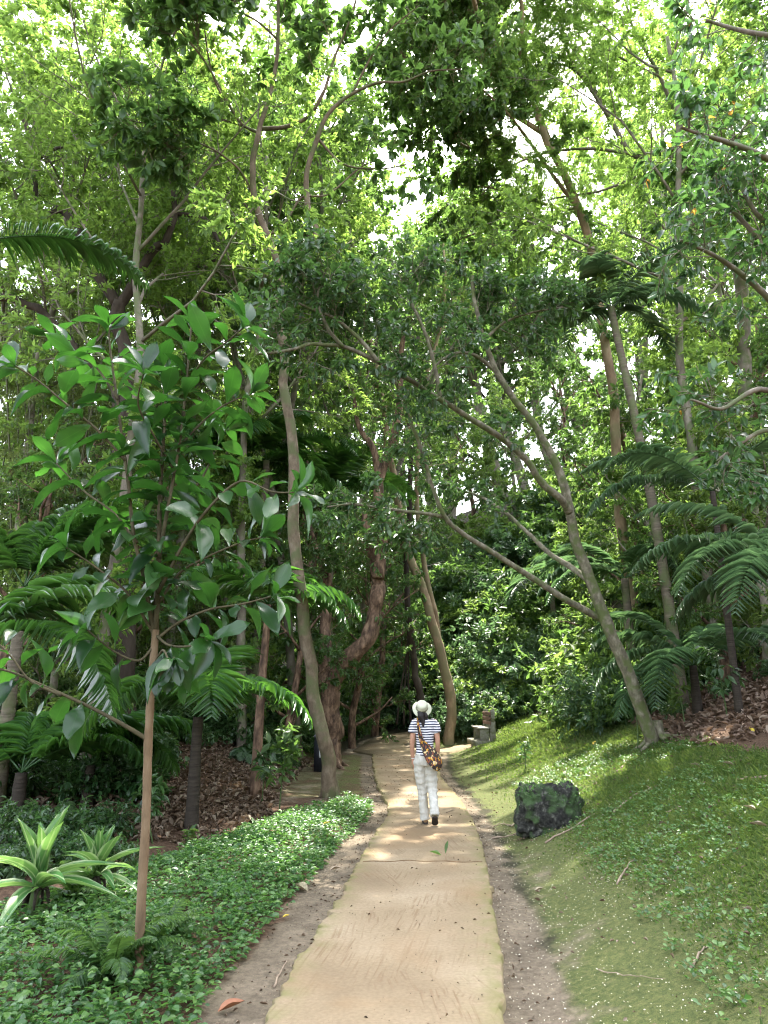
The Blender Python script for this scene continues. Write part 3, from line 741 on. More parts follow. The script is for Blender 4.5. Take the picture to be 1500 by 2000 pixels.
# ---- leaning tree on the bank right of the walk
g = np.random.default_rng(4)
b = G(1283, 1452); d0 = b[1]; wood = MB()
tr = limb([(1292, 1470), (1283, 1445), (1240, 1350), (1195, 1240), (1152, 1130), (1122, 1050), (1110, 980), (1090, 910), (1050, 840), (1012, 790), (972, 728), (950, 680), (935, 620), (920, 540)], d0, d0 - 1.6, .115, .032, wood, 12, .14, foot=b)
flare_base(wood, b, .16, g, 6, .5)
B1 = limb([(1180, 1212), (1130, 1185), (1070, 1150), (1010, 1110), (960, 1078), (900, 1040), (868, 1008), (845, 950), (820, 870), (790, 790), (770, 740)], d0 - .3, d0 - 2.6, .06, .02, wood, 9)
B1b = limb([(870, 1010), (830, 1003), (760, 995), (690, 985), (640, 990)], d0 - 1.6, d0 - 2.4, .035, .012, wood, 7)
B2 = limb([(1152, 1135), (1120, 1110), (1075, 1080), (1030, 1040), (985, 1000), (940, 970), (900, 960)], d0 - .5, d0 + 1.2, .06, .02, wood, 8)
B3 = limb([(1112, 1000), (1095, 975), (1062, 945), (1025, 895), (970, 850), (920, 818), (860, 780), (800, 742), (740, 708), (670, 677), (610, 672), (560, 685), (500, 692)], d0 - .9, d0 - 3.6, .068, .018, wood, 9)
B4 = limb([(972, 728), (930, 695), (890, 690), (850, 715), (830, 760)], d0 - 1.2, d0 - 1.8, .04, .015, wood, 7)
B5 = limb([(740, 708), (700, 660), (650, 620), (600, 600), (540, 570)], d0 - 2.8, d0 - 3.2, .035, .012, wood, 6)
B6 = limb([(945, 665), (985, 630), (1040, 610), (1100, 600)], d0 - 1.4, d0 - 1.2, .03, .012, wood, 6)
B7 = limb([(860, 780), (850, 720), (830, 650), (800, 580), (790, 520)], d0 - 2.2, d0 - 2.6, .04, .014, wood, 6)
B8 = limb([(670, 677), (640, 640), (620, 580), (640, 520)], d0 - 3, d0 - 3.2, .03, .012, wood, 6)
cfgB = dict(n=[7, 6], len=[1.0, .5], lo=[.15, .15], ang=[55, 50], wig=.16, trop=[.04, -.02])
tw = sprout(wood, [B3[36:], B5, B7, B8, B4, B6, tr[62:], B5, B7, B6, B8], cfgB, g, .016)
tw += sprout(wood, [B1[36:], B1b, B2[20:], B1b, B3[10:40]], dict(cfgB, n=[6, 5], len=[.8, .4]), g, .014)
fol = MB(); fol.add(*twig_leaves(tw, 16, .125, .42, LF_WIDE, g, droop=.3, upn=.8))
root = thing('tree', 'mottled tree leaning over the walk from the lawn bank, roots bare at its foot', 'tree', b)
finish_plant(root, wood, fol, M['bark_moss'], M['dark'], b)

# ---- old brown tree behind the bin, twin stems
g = np.random.default_rng(5)
b = G(645, 1440); b = np.array([W(645, 1420, 19.5)[0], 19.5, 0]); b[2] = h1(b[0], b[1]); d0 = 19.5; wood = MB()
tr = limb([(650, 1450), (648, 1400), (645, 1352), (672, 1300), (705, 1255), (728, 1200), (742, 1150), (735, 1100), (716, 1050), (715, 1000)], d0, d0 - .6, .27, .14, wood, 16, .3, foot=b)
S2 = limb([(640, 1385), (650, 1340), (690, 1290), (722, 1240), (740, 1190)], d0 + .15, d0 + .1, .2, .14, wood, 9, .2)
S1 = limb([(648, 1390), (632, 1330), (634, 1270), (642, 1200), (640, 1120)], d0, d0 + .4, .2, .12, wood, 10, .2)
S3 = limb([(738, 1130), (748, 1040), (742, 960), (748, 910), (772, 855), (782, 780), (780, 720), (790, 640)], d0 - .6, d0, .17, .08, wood, 10, .15)
S4 = limb([(742, 960), (730, 880), (700, 830), (690, 760)], d0, d0 + .3, .12, .05, wood, 8, .15)
S5 = limb([(640, 1140), (620, 1080), (600, 1000), (600, 900)], d0 + .3, d0 + .8, .10, .04, wood, 8, .15)
flare_base(wood, b, .3, g, 5, .4)
cfgC = dict(n=[7, 6], len=[1.7, .8], lo=[.2, .2], ang=[55, 50], wig=.16, trop=[.0, -.08])
tw = sprout(wood, [S3[12:], S4, S5, S1[12:], tr[40:], S3[20:], S3[4:], tr[36:]], cfgC, g, .03)
fol = MB(); fol.add(*twig_leaves(tw, 15, .17, .34, LF_LANCE, g, droop=.55, upn=.6))
root = thing('tree', 'old tree with flaking reddish-brown bark and two thick rising stems, behind the bin', 'tree', b)
finish_plant(root, wood, fol, M['bark_brown'], M['mid'], b)

# ---- leaning pale trunk behind the walker
g = np.random.default_rng(6)
d0 = 27.0; x0 = W(872, 1300, d0); b = np.array([x0[0], d0, h1(x0[0], d0)]); wood = MB()
tr = limb([(880, 1400), (862, 1290), (840, 1210), (815, 1130), (793, 1062), (775, 980), (760, 890), (750, 800), (735, 700)], d0, d0 - .8, .20, .11, wood, 12, .16, foot=b)
tr2 = limb([(866, 1300), (850, 1200), (826, 1090), (815, 980), (820, 860), (830, 740)], d0 + .3, d0 + 1.0, .12, .07, wood, 9, .12)
Va = limb([(735, 700), (700, 600), (690, 480), (680, 380)], d0 - .8, d0 - 1, .15, .05, wood, 8)
Vb = limb([(830, 740), (860, 640), (870, 540), (860, 430)], d0 + 1, d0 + 1, .08, .04, wood, 8)
cfgD = dict(n=[8, 6], len=[3.2, 1.3], lo=[.1, .2], ang=[55, 50], wig=.15, trop=[.03, -.02])
tw = sprout(wood, [tr[36:], tr2[18:], Va, Vb, Va, Vb], cfgD, g, .05)
fol = MB(); fol.add(*twig_leaves(tw, 26, .22, .42, LF_DIA, g, droop=.3, upn=.7))
root = thing('tree', 'pale trunk leaning left among vines behind the walker, wider bark strips hanging off it', 'tree', b)
finish_plant(root, wood, fol, M['bark_pale'], M['bright'], b)

# ---- upright trunk with vines just behind the hat
d0 = 28.5; x0 = W(818, 1360, d0); b = np.array([x0[0], d0, h1(x0[0], d0)]); wood = MB(); g = np.random.default_rng(61)
tr = limb([(822, 1400), (816, 1340), (804, 1275), (796, 1200), (795, 1100), (800, 960), (810, 800)], d0, d0, .17, .10, wood, 10, .25, foot=b)
for k in range(3): limb([(775 + 14 * k, 1415), (782 + 8 * k, 1350), (792 + 3 * k, 1290), (797, 1240)], d0 + .2 * k, d0 + .1, .05, .03, wood, 6, .3)
tw = sprout(wood, [tr[24:], tr[26:]], cfgD, g, .05)
fol = MB(); fol.add(*twig_leaves(tw, 22, .22, .4, LF_DIA, g, droop=.3, upn=.7))
root = thing('tree', 'dark shaggy trunk with hanging aerial roots just beyond the sun hat', 'tree', b)
finish_plant(root, wood, fol, M['bark_dark'], M['mid'], b)

# ---- dark crooked tree among the bamboo, left
g = np.random.default_rng(7)
d0 = 15.5; x0 = W(235, 1380, d0); b = np.array([x0[0], d0, h1(x0[0], d0)]); wood = MB()
tr = limb([(262, 1500), (258, 1400), (250, 1200), (235, 1000), (245, 850), (250, 720), (236, 640), (228, 590)], d0, d0 - .3, .2, .15, wood, 10, .15, foot=b)
K1 = limb([(228, 592), (205, 560), (170, 505), (150, 450), (120, 410), (90, 420), (70, 400)], d0 - .3, d0 - .5, .14, .07, wood, 8, .15)
K2 = limb([(232, 600), (262, 555), (300, 490), (325, 470), (340, 420), (340, 380), (320, 310), (290, 250), (270, 190)], d0 - .3, d0 - 1.2, .13, .03, wood, 8, .15)
K3 = limb([(342, 418), (370, 420), (405, 430), (430, 480), (415, 510)], d0 - .6, d0 - .4, .06, .05, wood, 7, .15)
K4 = limb([(70, 405), (68, 350), (75, 310), (60, 270), (30, 200)], d0 - .5, d0 - .8, .09, .04, wood, 8, .15)
K5 = limb([(75, 310), (110, 290), (155, 285)], d0 - .5, d0 - .8, .05, .03, wood, 7, .15)
K6 = limb([(-60, 560), (0, 575), (60, 592), (100, 625), (140, 668), (180, 712), (220, 760), (236, 830)], d0 - .8, d0 - .2, .09, .10, wood, 8, .12)
tw = sprout(wood, [K2[20:], K3, K4, K5, K1[14:], K2[10:], K4], dict(n=[5, 5], len=[1.6, .8], lo=[.3, .2], ang=[50, 50], wig=.15, trop=[.05, 0]), g, .025)
fol = MB(); fol.add(*twig_leaves(tw, 13, .13, .36, LF_DIA, g, droop=.3))
root = thing('tree', 'dark crooked tree with zigzag black limbs standing among the bamboo', 'tree', b)
finish_plant(root, wood, fol, M['bark_dark'], M['mid'], b)

# ---- feathery light green tree, upper right
g = np.random.default_rng(8)
d0 = 18.0; x0 = W(1420, 1300, d0); b = np.array([x0[0], d0, h1(x0[0], d0)]); wood = MB()
tr = limb([(1480, 1400), (1470, 1150), (1462, 900), (1450, 600), (1425, 450), (1400, 370), (1350, 320)], d0, d0 - .5, .22, .13, wood, 10, .12, foot=b)
E1 = limb([(1350, 320), (1290, 300), (1235, 300), (1190, 230), (1150, 160), (1120, 130), (1060, 90), (1010, 40)], d0 - .5, d0 - 1.5, .10, .03, wood, 8, .1)
E2 = limb([(1190, 230), (1120, 135), (1050, 130), (1000, 150)], d0 - 1, d0 - 1.6, .05, .02, wood, 7)
E3 = limb([(1235, 300), (1150, 290), (1060, 300), (990, 330), (940, 380)], d0 - .9, d0 - 1.2, .05, .02, wood, 7)
E4 = limb([(1400, 370), (1330, 250), (1290, 150), (1240, 60), (1210, -40)], d0 - .5, d0 - 2, .08, .03, wood, 8)
E5 = limb([(1350, 320), (1260, 340), (1180, 370), (1100, 385), (1020, 400)], d0 - .5, d0 - .2, .05, .02, wood, 7)
E6 = limb([(1120, 130), (1100, 60), (1110, -20), (1130, -80)], d0 - 1.3, d0 - 2, .04, .02, wood, 6)
E7 = limb([(1290, 150), (1190, 100), (1120, 40)], d0 - 1.6, d0 - 2.4, .04, .02, wood, 6)
cfgE = dict(n=[7, 6], len=[1.9, .9], lo=[.15, .15], ang=[55, 55], wig=.12, trop=[.02, -.03], flat=.4)
tw = sprout(wood, [E1[14:], E2, E3, E5, E6, E7, E1[28:], E3, E4[10:], E2], cfgE, g, .02)
fol = MB(); fol.add(*twig_leaves(tw, 14, .30, .36, LF_PIN, g, droop=.2, upn=1.6))
root = thing('tree', 'feathery light green tree with thin forked limbs fanning out over the hillside', 'tree', b)
finish_plant(root, wood, fol, M['bark_grey'], M['lime'], b)

# ---- near dark branches hanging in from the right
g = np.random.default_rng(9)
d0 = 7.0; x0 = np.array([5.6, 8.0]); b = np.array([5.6, 8.0, h1(5.6, 8.0)]); wood = MB()
tr = np.array([[5.6, 8.0, b[2] - .1], [5.7, 7.9, 3.5], [5.5, 7.8, 6.0], [5.3, 7.6, 9.0]]); Q = catmull(tr, 5); wood.add(*tube(Q, taper(.2, .1, len(Q)), 9, .1))
R1 = limb([(1640, 700), (1560, 640), (1480, 560), (1400, 500), (1330, 470)], d0 + .8, d0 - .5, .06, .014, wood, 7)
R2 = limb([(1640, 740), (1570, 780), (1480, 760), (1410, 800), (1350, 780)], d0 + .6, d0 - .4, .05, .012, wood, 7)
R3 = limb([(1640, 380), (1560, 340), (1480, 300), (1400, 270), (1330, 250)], d0 + .6, d0 - 1, .06, .014, wood, 7)
R4 = limb([(1600, 120), (1540, 80), (1450, 60), (1380, 40)], d0 + .6, d0 - 1.4, .05, .014, wood, 7)
R5 = limb([(1600, 560), (1540, 540), (1440, 420), (1370, 380)], d0 + .8, d0 + .2, .05, .012, wood, 7)
R6 = limb([(1580, 860), (1500, 840), (1440, 870), (1400, 900)], d0 + .6, d0 + .3, .04, .01, wood, 7)
R7 = limb([(1580, 480), (1540, 460), (1480, 420), (1440, 330), (1420, 200)], d0 + .6, d0, .05, .012, wood, 7)
tw = sprout(wood, [R1[3:], R2[4:], R3[4:], R4[4:], R5[4:], R6[4:], R7[4:], R1[6:], R3[6:], R7[6:]], dict(n=[6, 5], len=[.8, .4], lo=[.15, .15], ang=[52, 50], wig=.15, trop=[.02, -.06]), g, .012)
fol = MB(); fol.add(*twig_leaves(tw, 9, .125, .46, LF_OVATE, g, droop=.35, upn=.7))
root = thing('tree', 'right-hand tree whose dark boughs with scattered orange leaves hang close overhead', 'tree', b)
finish_plant(root, wood, fol, M['bark_grey'], M['dark'], b)
for i in g.integers(0, len(tw), 20):
    of = MB(); of.add(*twig_leaves([tw[i]], 1, .10, .5, LF_OVATE, g, droop=.5)); o = link('orange_leaf', of.mesh('orange_leaf', M['orange'], False, b), root); o['label'] = 'leaf turning orange'

# ---- dense dark crown above the middle of the frame
g = np.random.default_rng(10)
b = np.array([-5.2, 9.0, 0.]); b[2] = h1(b[0], b[1]); wood = MB(); d0 = 11.
tr = np.array([[-5.2, 9.0, b[2] - .1], [-5.0, 9.1, 4.5], [-4.6, 9.4, 9.0], [-3.4, 10.0, 12.0]])

# ---- near sapling with big glossy leaves
g = np.random.default_rng(12)
b = G(268, 1932); d0 = b[1]; wood = MB(); shoots = MB(); fol = MB()
def sap(pxs, dd, r0, r1, lo=.2, step=.036, L=.32, droop=0., ns=7, hang=0):
    n = len(pxs); Q = limb(pxs, np.linspace(d0 + dd[0], d0 + dd[1], n), 0, r0, r1, shoots, ns, .1, 6)
    s = np.concatenate([[0], np.cumsum(np.linalg.norm(np.diff(Q, axis=0), axis=1))]); tot = s[-1]
    t = lo * tot; k = 0; PP, DD, NN, LL = [], [], [], []
    az = g.random() * 6.28
    while t < tot:
        p = np.array([np.interp(t, s, Q[:, c]) for c in range(3)]); q = np.array([np.interp(min(t + .05, tot), s, Q[:, c]) for c in range(3)]); q0 = np.array([np.interp(max(t - .05, 0), s, Q[:, c]) for c in range(3)])
        d = unit(q - q0); e1 = unit(np.cross(d, [0.3, .2, 1])); e2 = np.cross(d, e1); az += 2.4
        f = t / tot
        r = e1 * math.cos(az) + e2 * math.sin(az)
        up = .7 * (f - .72) - droop
        ld = unit(r + d * (.25 + .5 * f ** 3) + np.array([0, 0, up]) + g.normal(size=3) * .18 - np.array([0, 0, hang]))
        PP.append(p + r * .012); DD.append(ld); NN.append(unit(np.array([0, 0, 1.]) + r * -.3 + g.normal(size=3) * .4)); LL.append(L * (.5 + .75 * g.random()) * (1.05 - .35 * f ** 4))
        t += step * .8 * (.7 + .6 * g.random())
    # rosette at the tip
    for m in range(6):
        a = m * 2.4; r = e1 * math.cos(a) + e2 * math.sin(a)
        PP.append(Q[-1]); DD.append(unit(r + d * .75 + np.array([0, 0, .1 - droop - hang]))); NN.append(unit(d * .6 + np.array([0, 0, .6]) + g.normal(size=3) * .2)); LL.append(L * (.6 + .4 * g.random()))
    PP, DD, NN, LL = map(np.array, (PP, DD, NN, LL)); pick = g.integers(0, 3, len(PP))
    for m_, Tm in enumerate((LF_OBOV, LF_OBOV2, LF_OBOV3)):
        k_ = pick == m_
        if k_.any(): fol.add(*leaves(PP[k_], DD[k_], NN[k_], LL[k_], LL[k_] * (.33 + .13 * g.random(k_.sum())), Tm))
    return Q
limb([(266, 1960), (268, 1925), (276, 1760), (285, 1600), (290, 1440), (296, 1340), (304, 1230)], [d0] * 7, 0, .034, .026, wood, 10, .12)
sap([(304, 1230), (310, 1100), (312, 980), (318, 880), (322, 800), (318, 720)], (0, .1), .024, .008, .05)
sap([(302, 1250), (280, 1120), (262, 1050), (250, 940), (238, 850), (226, 760), (216, 690), (212, 640)], (0, -.2), .018, .006, .12, .062)
sap([(310, 1090), (330, 980), (350, 870), (362, 770), (370, 680), (374, 630)], (0, .2), .016, .006, .2, .062)
sap([(308, 1160), (360, 1060), (410, 990), (470, 940), (530, 960), (575, 962)], (0, -.3), .014, .005, .3, .075)
sap([(304, 1250), (350, 1215), (410, 1190), (470, 1180), (530, 1165)], (0, -.1), .012, .005, .2, .08, droop=.15)
sap([(302, 1240), (250, 1160), (190, 1110), (130, 1070)], (0, -.3), .012, .005, .2, .07, droop=.1)
sap([(268, 1060), (220, 1000), (165, 960), (110, 905)], (-.1, .2), .012, .005, .2, .07)
sap([(245, 900), (190, 840), (130, 790), (70, 740), (30, 715)], (-.1, -.4), .012, .005, .2, .07)
sap([(230, 780), (190, 720), (150, 690), (110, 660)], (-.15, .1), .010, .005, .2, .07)
sap([(352, 870), (400, 820), (440, 790), (490, 770)], (.1, .4), .010, .005, .2, .07)
sap([(366, 750), (400, 700), (440, 670), (475, 640)], (.2, -.1), .010, .005, .2, .07)
sap([(340, 920), (300, 850), (270, 790), (280, 730)], (.1, -.5), .010, .005, .2, .07)
sap([(330, 1000), (390, 940), (420, 880), (440, 840)], (.1, .5), .010, .005, .2, .07)
sap([(308, 1180), (350, 1120), (400, 1090), (470, 1060), (510, 1050)], (0, .3), .012, .005, .2, .07, droop=.1)
sap([(304, 1240), (330, 1260), (370, 1262), (410, 1250)], (0, -.4), .010, .005, .3, .09, hang=.9)
sap([(302, 1260), (270, 1290), (220, 1270), (170, 1230)], (0, -.2), .010, .005, .3, .09, hang=.5)
sap([(300, 1300), (318, 1270), (330, 1290), (340, 1285)], (0, -.5), .010, .005, .2, .08, hang=1.4)
Q = sap([(290, 1445), (240, 1415), (170, 1378), (90, 1342), (20, 1312), (-60, 1295)], (0, -.3), .016, .006, .35, .10, hang=.8)
sap([(120, 1358), (60, 1330), (20, 1280), (-20, 1240)], (-.2, -.3), .010, .005, .2, .08)
root = thing('tree', 'young tree with large glossy leaves on a thin brown stem near the striped plants', 'tree', b)
finish_plant(root, wood, fol, M['stem_brown'], M['sapling'], b, uv=True)
link('shoots', shoots.mesh('shoots', M['shoot'], True, b), root)
# ------------------------------------------------------------------ pale straight trunk on the hillside whose crown darkens the top of the view
g = np.random.default_rng(14)
d0 = 20.0; x0 = W(1240, 1300, d0); b = np.array([x0[0], d0, h1(x0[0], d0)]); wood = MB()
tr = limb([(1262, 1400), (1245, 1250), (1225, 1100), (1210, 980), (1198, 800), (1180, 640), (1150, 480), (1100, 340), (1040, 220)], d0, d0 - 3, .17, .10, wood, 11, .1, foot=b)
H1 = limb([(1040, 220), (960, 140), (900, 60), (860, -20)], d0 - 3, d0 - 5, .10, .04, wood, 8)
H2 = limb([(1060, 260), (960, 200), (880, 190), (820, 150), (780, 100)], d0 - 2.8, d0 - 5, .08, .03, wood, 8)
H3 = limb([(1000, 180), (960, 60), (950, -60)], d0 - 3, d0 - 4.6, .08, .03, wood, 8)
H4 = limb([(1100, 340), (1000, 300), (920, 290), (870, 260)], d0 - 2.4, d0 - 4, .06, .025, wood, 8)
H5 = limb([(960, 140), (930, 20), (900, -120), (880, -300)], d0 - 4, d0 - 8.5, .08, .03, wood, 8)  # added limb, carried out of view toward the camera to shade the near walk
def wlimb(P, r0, r1): Q = catmull(np.array(P, float), 6); wood.add(*tube(Q, taper(r0, r1, len(Q)), 8, .1)); return Q
tp = tr[-10]
vt = []
for k in range(60):
    q_ = tr[6 + int(g.random() * 36)]; a_ = g.random() * 6.28; vt.append(grow(q_, np.array([math.cos(a_), math.sin(a_), .4]), .5 + .8 * g.random(), 0, 3, .3, -.2, g))
tz = tp[2]
H8 = wlimb([tp, (5.2, 18.2, tz + .5), (3.6, 17.9, tz + .9), (2.0, 17.4, tz + .7)], .07, .02); H9 = wlimb([tp, (5.2, 19.0, tz + .8), (3.6, 20.3, tz + 1.4), (2.4, 21.2, tz + 1.5)], .06, .02); H10 = wlimb([tp, (4.8, 17.0, tz + .6), (3.4, 15.4, tz + 1.0), (2.2, 14.0, tz + .8)], .07, .02)  # these limbs are added to block sun that would dapple the walk
H7 = limb([(1100, 340), (1040, 200), (980, 120), (920, 110), (860, 60)], d0 - 2, d0 - .5, .08, .03, wood, 8)
H6 = limb([(1000, 180), (1020, 40), (1000, -120), (980, -260)], d0 - 3.5, d0 - 7, .08, .03, wood, 8)
tw = sprout(wood, [H1[4:], H2[8:], H3[6:], H1[8:], H2[12:], H3[8:], H4[14:], H5[4:], H6[6:], H5[8:], H1[4:], H2[6:], H3[4:], H5[2:], H7[4:], H7[8:], H4[8:], H8[5:], H9[5:], H10[5:], H8[9:], H9[9:], H10[9:]], dict(n=[8, 6], len=[1.7, .8], lo=[.1, .15], ang=[55, 52], wig=.15, trop=[.03, 0]), g, .03)
fol = MB(); fol.add(*twig_leaves(tw + vt, 30, .19, .46, LF_WIDE, g, droop=.3))
root = thing('tree', 'tall straight pale trunk on the hillside, its dense dark crown reaching over the walk', 'tree', b)
finish_plant(root, wood, fol, M['bark_pale'], M['mid'], b)

# ------------------------------------------------------------------ generic broad-leaved trees (prototypes then copies)
def proto_tree(seed, H, R, leafm, bark, L, per, T, n1=9, bare=.35, lname='tree', asp=.45, fine=(6, 6), droop=.3):
    g = np.random.default_rng(seed); wood = MB()
    P = grow([0, 0, -.25], np.array([g.normal() * .08, g.normal() * .08, 1]), H * .86, .2, 9, .07, .05, g)
    r0 = (.018 if H < 17 else .0066) * H; wood.add(*tube(catmull(P, 3), taper(r0, r0 * .35, 28), 9, .12, True, g))
    tw = []
    for k in range(n1):
        t = bare + (1 - bare) * (k + .6 * g.random()) / n1; f = t * (len(P) - 1); a = min(int(f), len(P) - 2); p = P[a] + (P[a + 1] - P[a]) * (f - a)
        az = k * 2.4 + g.random(); el = math.radians(15 + 45 * t + g.normal() * 8)
        d = np.array([math.cos(az) * math.cos(el), math.sin(az) * math.cos(el), math.sin(el)])
        Lb = R * (1.15 - .6 * abs(t - .6)) * (.75 + .4 * g.random())
        bp = grow(p, d, Lb, .1, 6, .13, .04, g); rb = r0 * .42 * (1.1 - .5 * t)
        wood.add(*tube(bp, taper(rb, rb * .3, len(bp)), 6, .1, True, g))
        branch_out(wood, bp, rb, 0, dict(n=list(fine), len=[R * .5, R * .26], lo=[.25, .15], ang=[52, 50], wig=.15, trop=[.03, -.03]), g, tw)
    if H >= 17:
        for k in range(70):   # climbers clothing the bare stem
            f = (.05 + .5 * g.random()) * (len(P) - 1); a = int(f); p = P[a] + (P[a + 1] - P[a]) * (f - a); az = g.random() * 6.28
            tw.append(grow(p, np.array([math.cos(az), math.sin(az), .5]), .5 + .7 * g.random(), 0, 3, .3, -.15, g))
    fol = MB(); fol.add(*twig_leaves(tw, per, L, asp, T, g, droop=droop))
    root = thing('tree', None, 'tree', (0, 0, 0)); finish_plant(root, wood, fol, bark, leafm, (0, 0, 0))
    return root

PT = {
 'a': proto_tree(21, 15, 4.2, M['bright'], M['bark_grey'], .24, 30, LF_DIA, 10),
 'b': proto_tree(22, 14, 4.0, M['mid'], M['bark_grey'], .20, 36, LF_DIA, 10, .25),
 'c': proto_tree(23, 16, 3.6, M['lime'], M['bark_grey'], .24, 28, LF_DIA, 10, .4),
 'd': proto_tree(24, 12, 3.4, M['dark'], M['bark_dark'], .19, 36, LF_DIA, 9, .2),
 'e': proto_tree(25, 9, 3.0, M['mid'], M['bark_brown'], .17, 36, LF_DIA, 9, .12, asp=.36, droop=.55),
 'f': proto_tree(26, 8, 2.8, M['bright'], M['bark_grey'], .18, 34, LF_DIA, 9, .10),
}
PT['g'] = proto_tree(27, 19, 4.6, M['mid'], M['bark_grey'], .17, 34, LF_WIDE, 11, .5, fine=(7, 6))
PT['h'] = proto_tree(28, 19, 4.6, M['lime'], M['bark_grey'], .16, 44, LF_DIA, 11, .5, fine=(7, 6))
used = set()
def put_tree(kind, px, d, s, label, group=None, rz=None, dz=-.1):
    x = W(px, 1360, d)[0]; loc = (x, d, h1(x, d) + dz); rz = random.random() * 6.28 if rz is None else rz
    if kind not in used:
        used.add(kind); o = PT[kind]; o.location = loc; o.rotation_euler.z = rz; o.scale = (s,) * 3; o['label'] = label
        if group: o['group'] = group
    else: o = dup(PT[kind], loc, rz, s, label, group)
    return o

FARG = 'trees crowding the far hillside'
far = [  # kind, px, depth, scale
 ('a', 1010, 60, 2.1), ('c', 880, 62, 2.1), ('b', 720, 46, 1.3), ('a', 600, 42, 1.25), ('c', 470, 40, 1.2), ('b', 1130, 59, 2.1), ('a', 1260, 55, 2.0), ('c', 1400, 46, 1.7),
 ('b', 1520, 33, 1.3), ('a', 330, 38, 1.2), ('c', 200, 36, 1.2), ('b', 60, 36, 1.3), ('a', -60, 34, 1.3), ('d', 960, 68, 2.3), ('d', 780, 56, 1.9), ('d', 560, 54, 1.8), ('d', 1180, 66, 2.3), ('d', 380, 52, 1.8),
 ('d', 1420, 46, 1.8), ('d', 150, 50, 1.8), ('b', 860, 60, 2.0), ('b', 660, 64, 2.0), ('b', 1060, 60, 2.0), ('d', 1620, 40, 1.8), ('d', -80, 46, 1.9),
]
LBL = {'a': 'bright-crowned tree within the wall of forest on the far hillside', 'b': 'mid-green tree with a full crown within the far forest', 'c': 'lime-leaved tall tree showing sunlit within the far forest', 'd': 'dark tall tree at the very back of the forest'}
for k, px, d, s in far: put_tree(k, px, d, s, LBL[k], FARG + (' (%s)' % {'a': 'bright', 'b': 'mid green', 'c': 'lime', 'd': 'dark'}[k]))
SUBG = 'low leafy trees under the canopy'
sub = [('f', 1330, 17.5, .75), ('e', 1420, 15.5, .7), ('f', 1500, 14.0, .7), ('e', 1240, 22.5, .8), ('f', 1400, 20, .95), ('e', 1480, 17.5, .9), ('f', 1180, 24.5, .8),
       ('e', 560, 19.5, .75), ('f', 430, 21, .85), ('e', 250, 17.5, .75), ('f', 90, 15, .7), ('e', -30, 13.5, .75), ('f', 340, 24, .9), ('e', 690, 26, .9), ('f', 760, 39, 1.0)]
for k, px, d, s in sub:
    put_tree(k, px, d, s, {'e': 'low bushy tree of narrow drooping leaves tucked under the canopy', 'f': 'low bushy bright-leaved tree tucked under the canopy'}[k], SUBG + {'e': ', drooping', 'f': ', bright'}[k])
MIDG = 'smaller trees filling the middle of the wood'
mid = [
 ('f', 1020, 44, 1.2), ('e', 930, 46, 1.2), ('e', 730, 30, 1.1), ('f', 690, 34, 1.2), ('e', 540, 27, 1.1), ('f', 470, 29, 1.2), ('f', 1190, 31, 1.1), ('e', 1330, 24, 1.2), ('f', 1430, 22, 1.2),
 ('e', 1500, 20, 1.2), ('e', 420, 24, 1.0), ('f', 880, 43, 1.3), ('e', 1130, 45, 1.4), ('f', 1280, 36, 1.4), ('e', 300, 26, 1.2), ('f', 120, 27, 1.3), ('e', 0, 24, 1.3), ('f', 600, 32, 1.2), ('e', 820, 38, 1.3),
]
for k, px, d, s in mid:
    put_tree(k, px, d, s, {'e': 'small tree of drooping narrow leaves filling the middle of the wood', 'f': 'low light green tree branching from near the ground in the middle of the wood'}[k], MIDG + {'e': ', drooping', 'f': ', light green'}[k])
# trees around and behind the photographer that shade the foreground
CANG = 'tall trees closing the canopy overhead'
for k, px, d, s, lab in [('h', 20, 16, 1.0, 'tall lime-crowned tree at left whose top fills the upper left of the view'), ('h', 330, 20, 1.1, 'tall lime-crowned tree behind the crooked dark tree'),
      ('h', 170, 13, .95, 'tall lime-crowned tree rising behind the young glossy tree'), ('h', 480, 18, 1.05, 'tall lime-crowned tree just left of the slender forked tree'), ('g', 590, 21, 1.15, 'tall mid-green tree right behind the slender forked tree'),
      ('h', 1400, 37, 1.75, 'tall lime-crowned tree highest on the hillside at upper right'), ('h', 1430, 15.5, 1.05, 'tall lime-crowned tree above the litter bank at right'), ('h', 260, 22, 1.3, 'tall lime-crowned tree between the bamboo and the crooked dark tree'), ('h', 60, 23, 1.3, 'tall lime-crowned tree farther back at left among bamboo'), ('h', 520, 28, 1.55, 'tall lime-crowned tree far behind the slender forked tree'), ('h', 400, 29, 1.5, 'tall lime-crowned tree far behind the young glossy tree'), ('h', -120, 18, 1.1, 'tall lime-crowned tree past the left border'),
      ('g', 470, 23, 1.2, 'tall mid-green tree closing the canopy behind the slender forked tree'), 
      ('g', 1560, 15, 1.0, 'tall mid-green tree shading the right border high up'),
      ('h', 1520, 22, 1.15, 'tall lime-crowned tree farthest up the right hillside'), ('g', 700, 31, 1.45, 'tall mid-green tree straight past the bend in the walk'),
      
      ('h', 180, 28, 1.3, 'tall lime-crowned tree behind the bamboo'), ('g', 620, 26, 1.3, 'tall mid-green tree behind the old reddish tree')]:
    put_tree(k, px, d, s, lab, CANG)

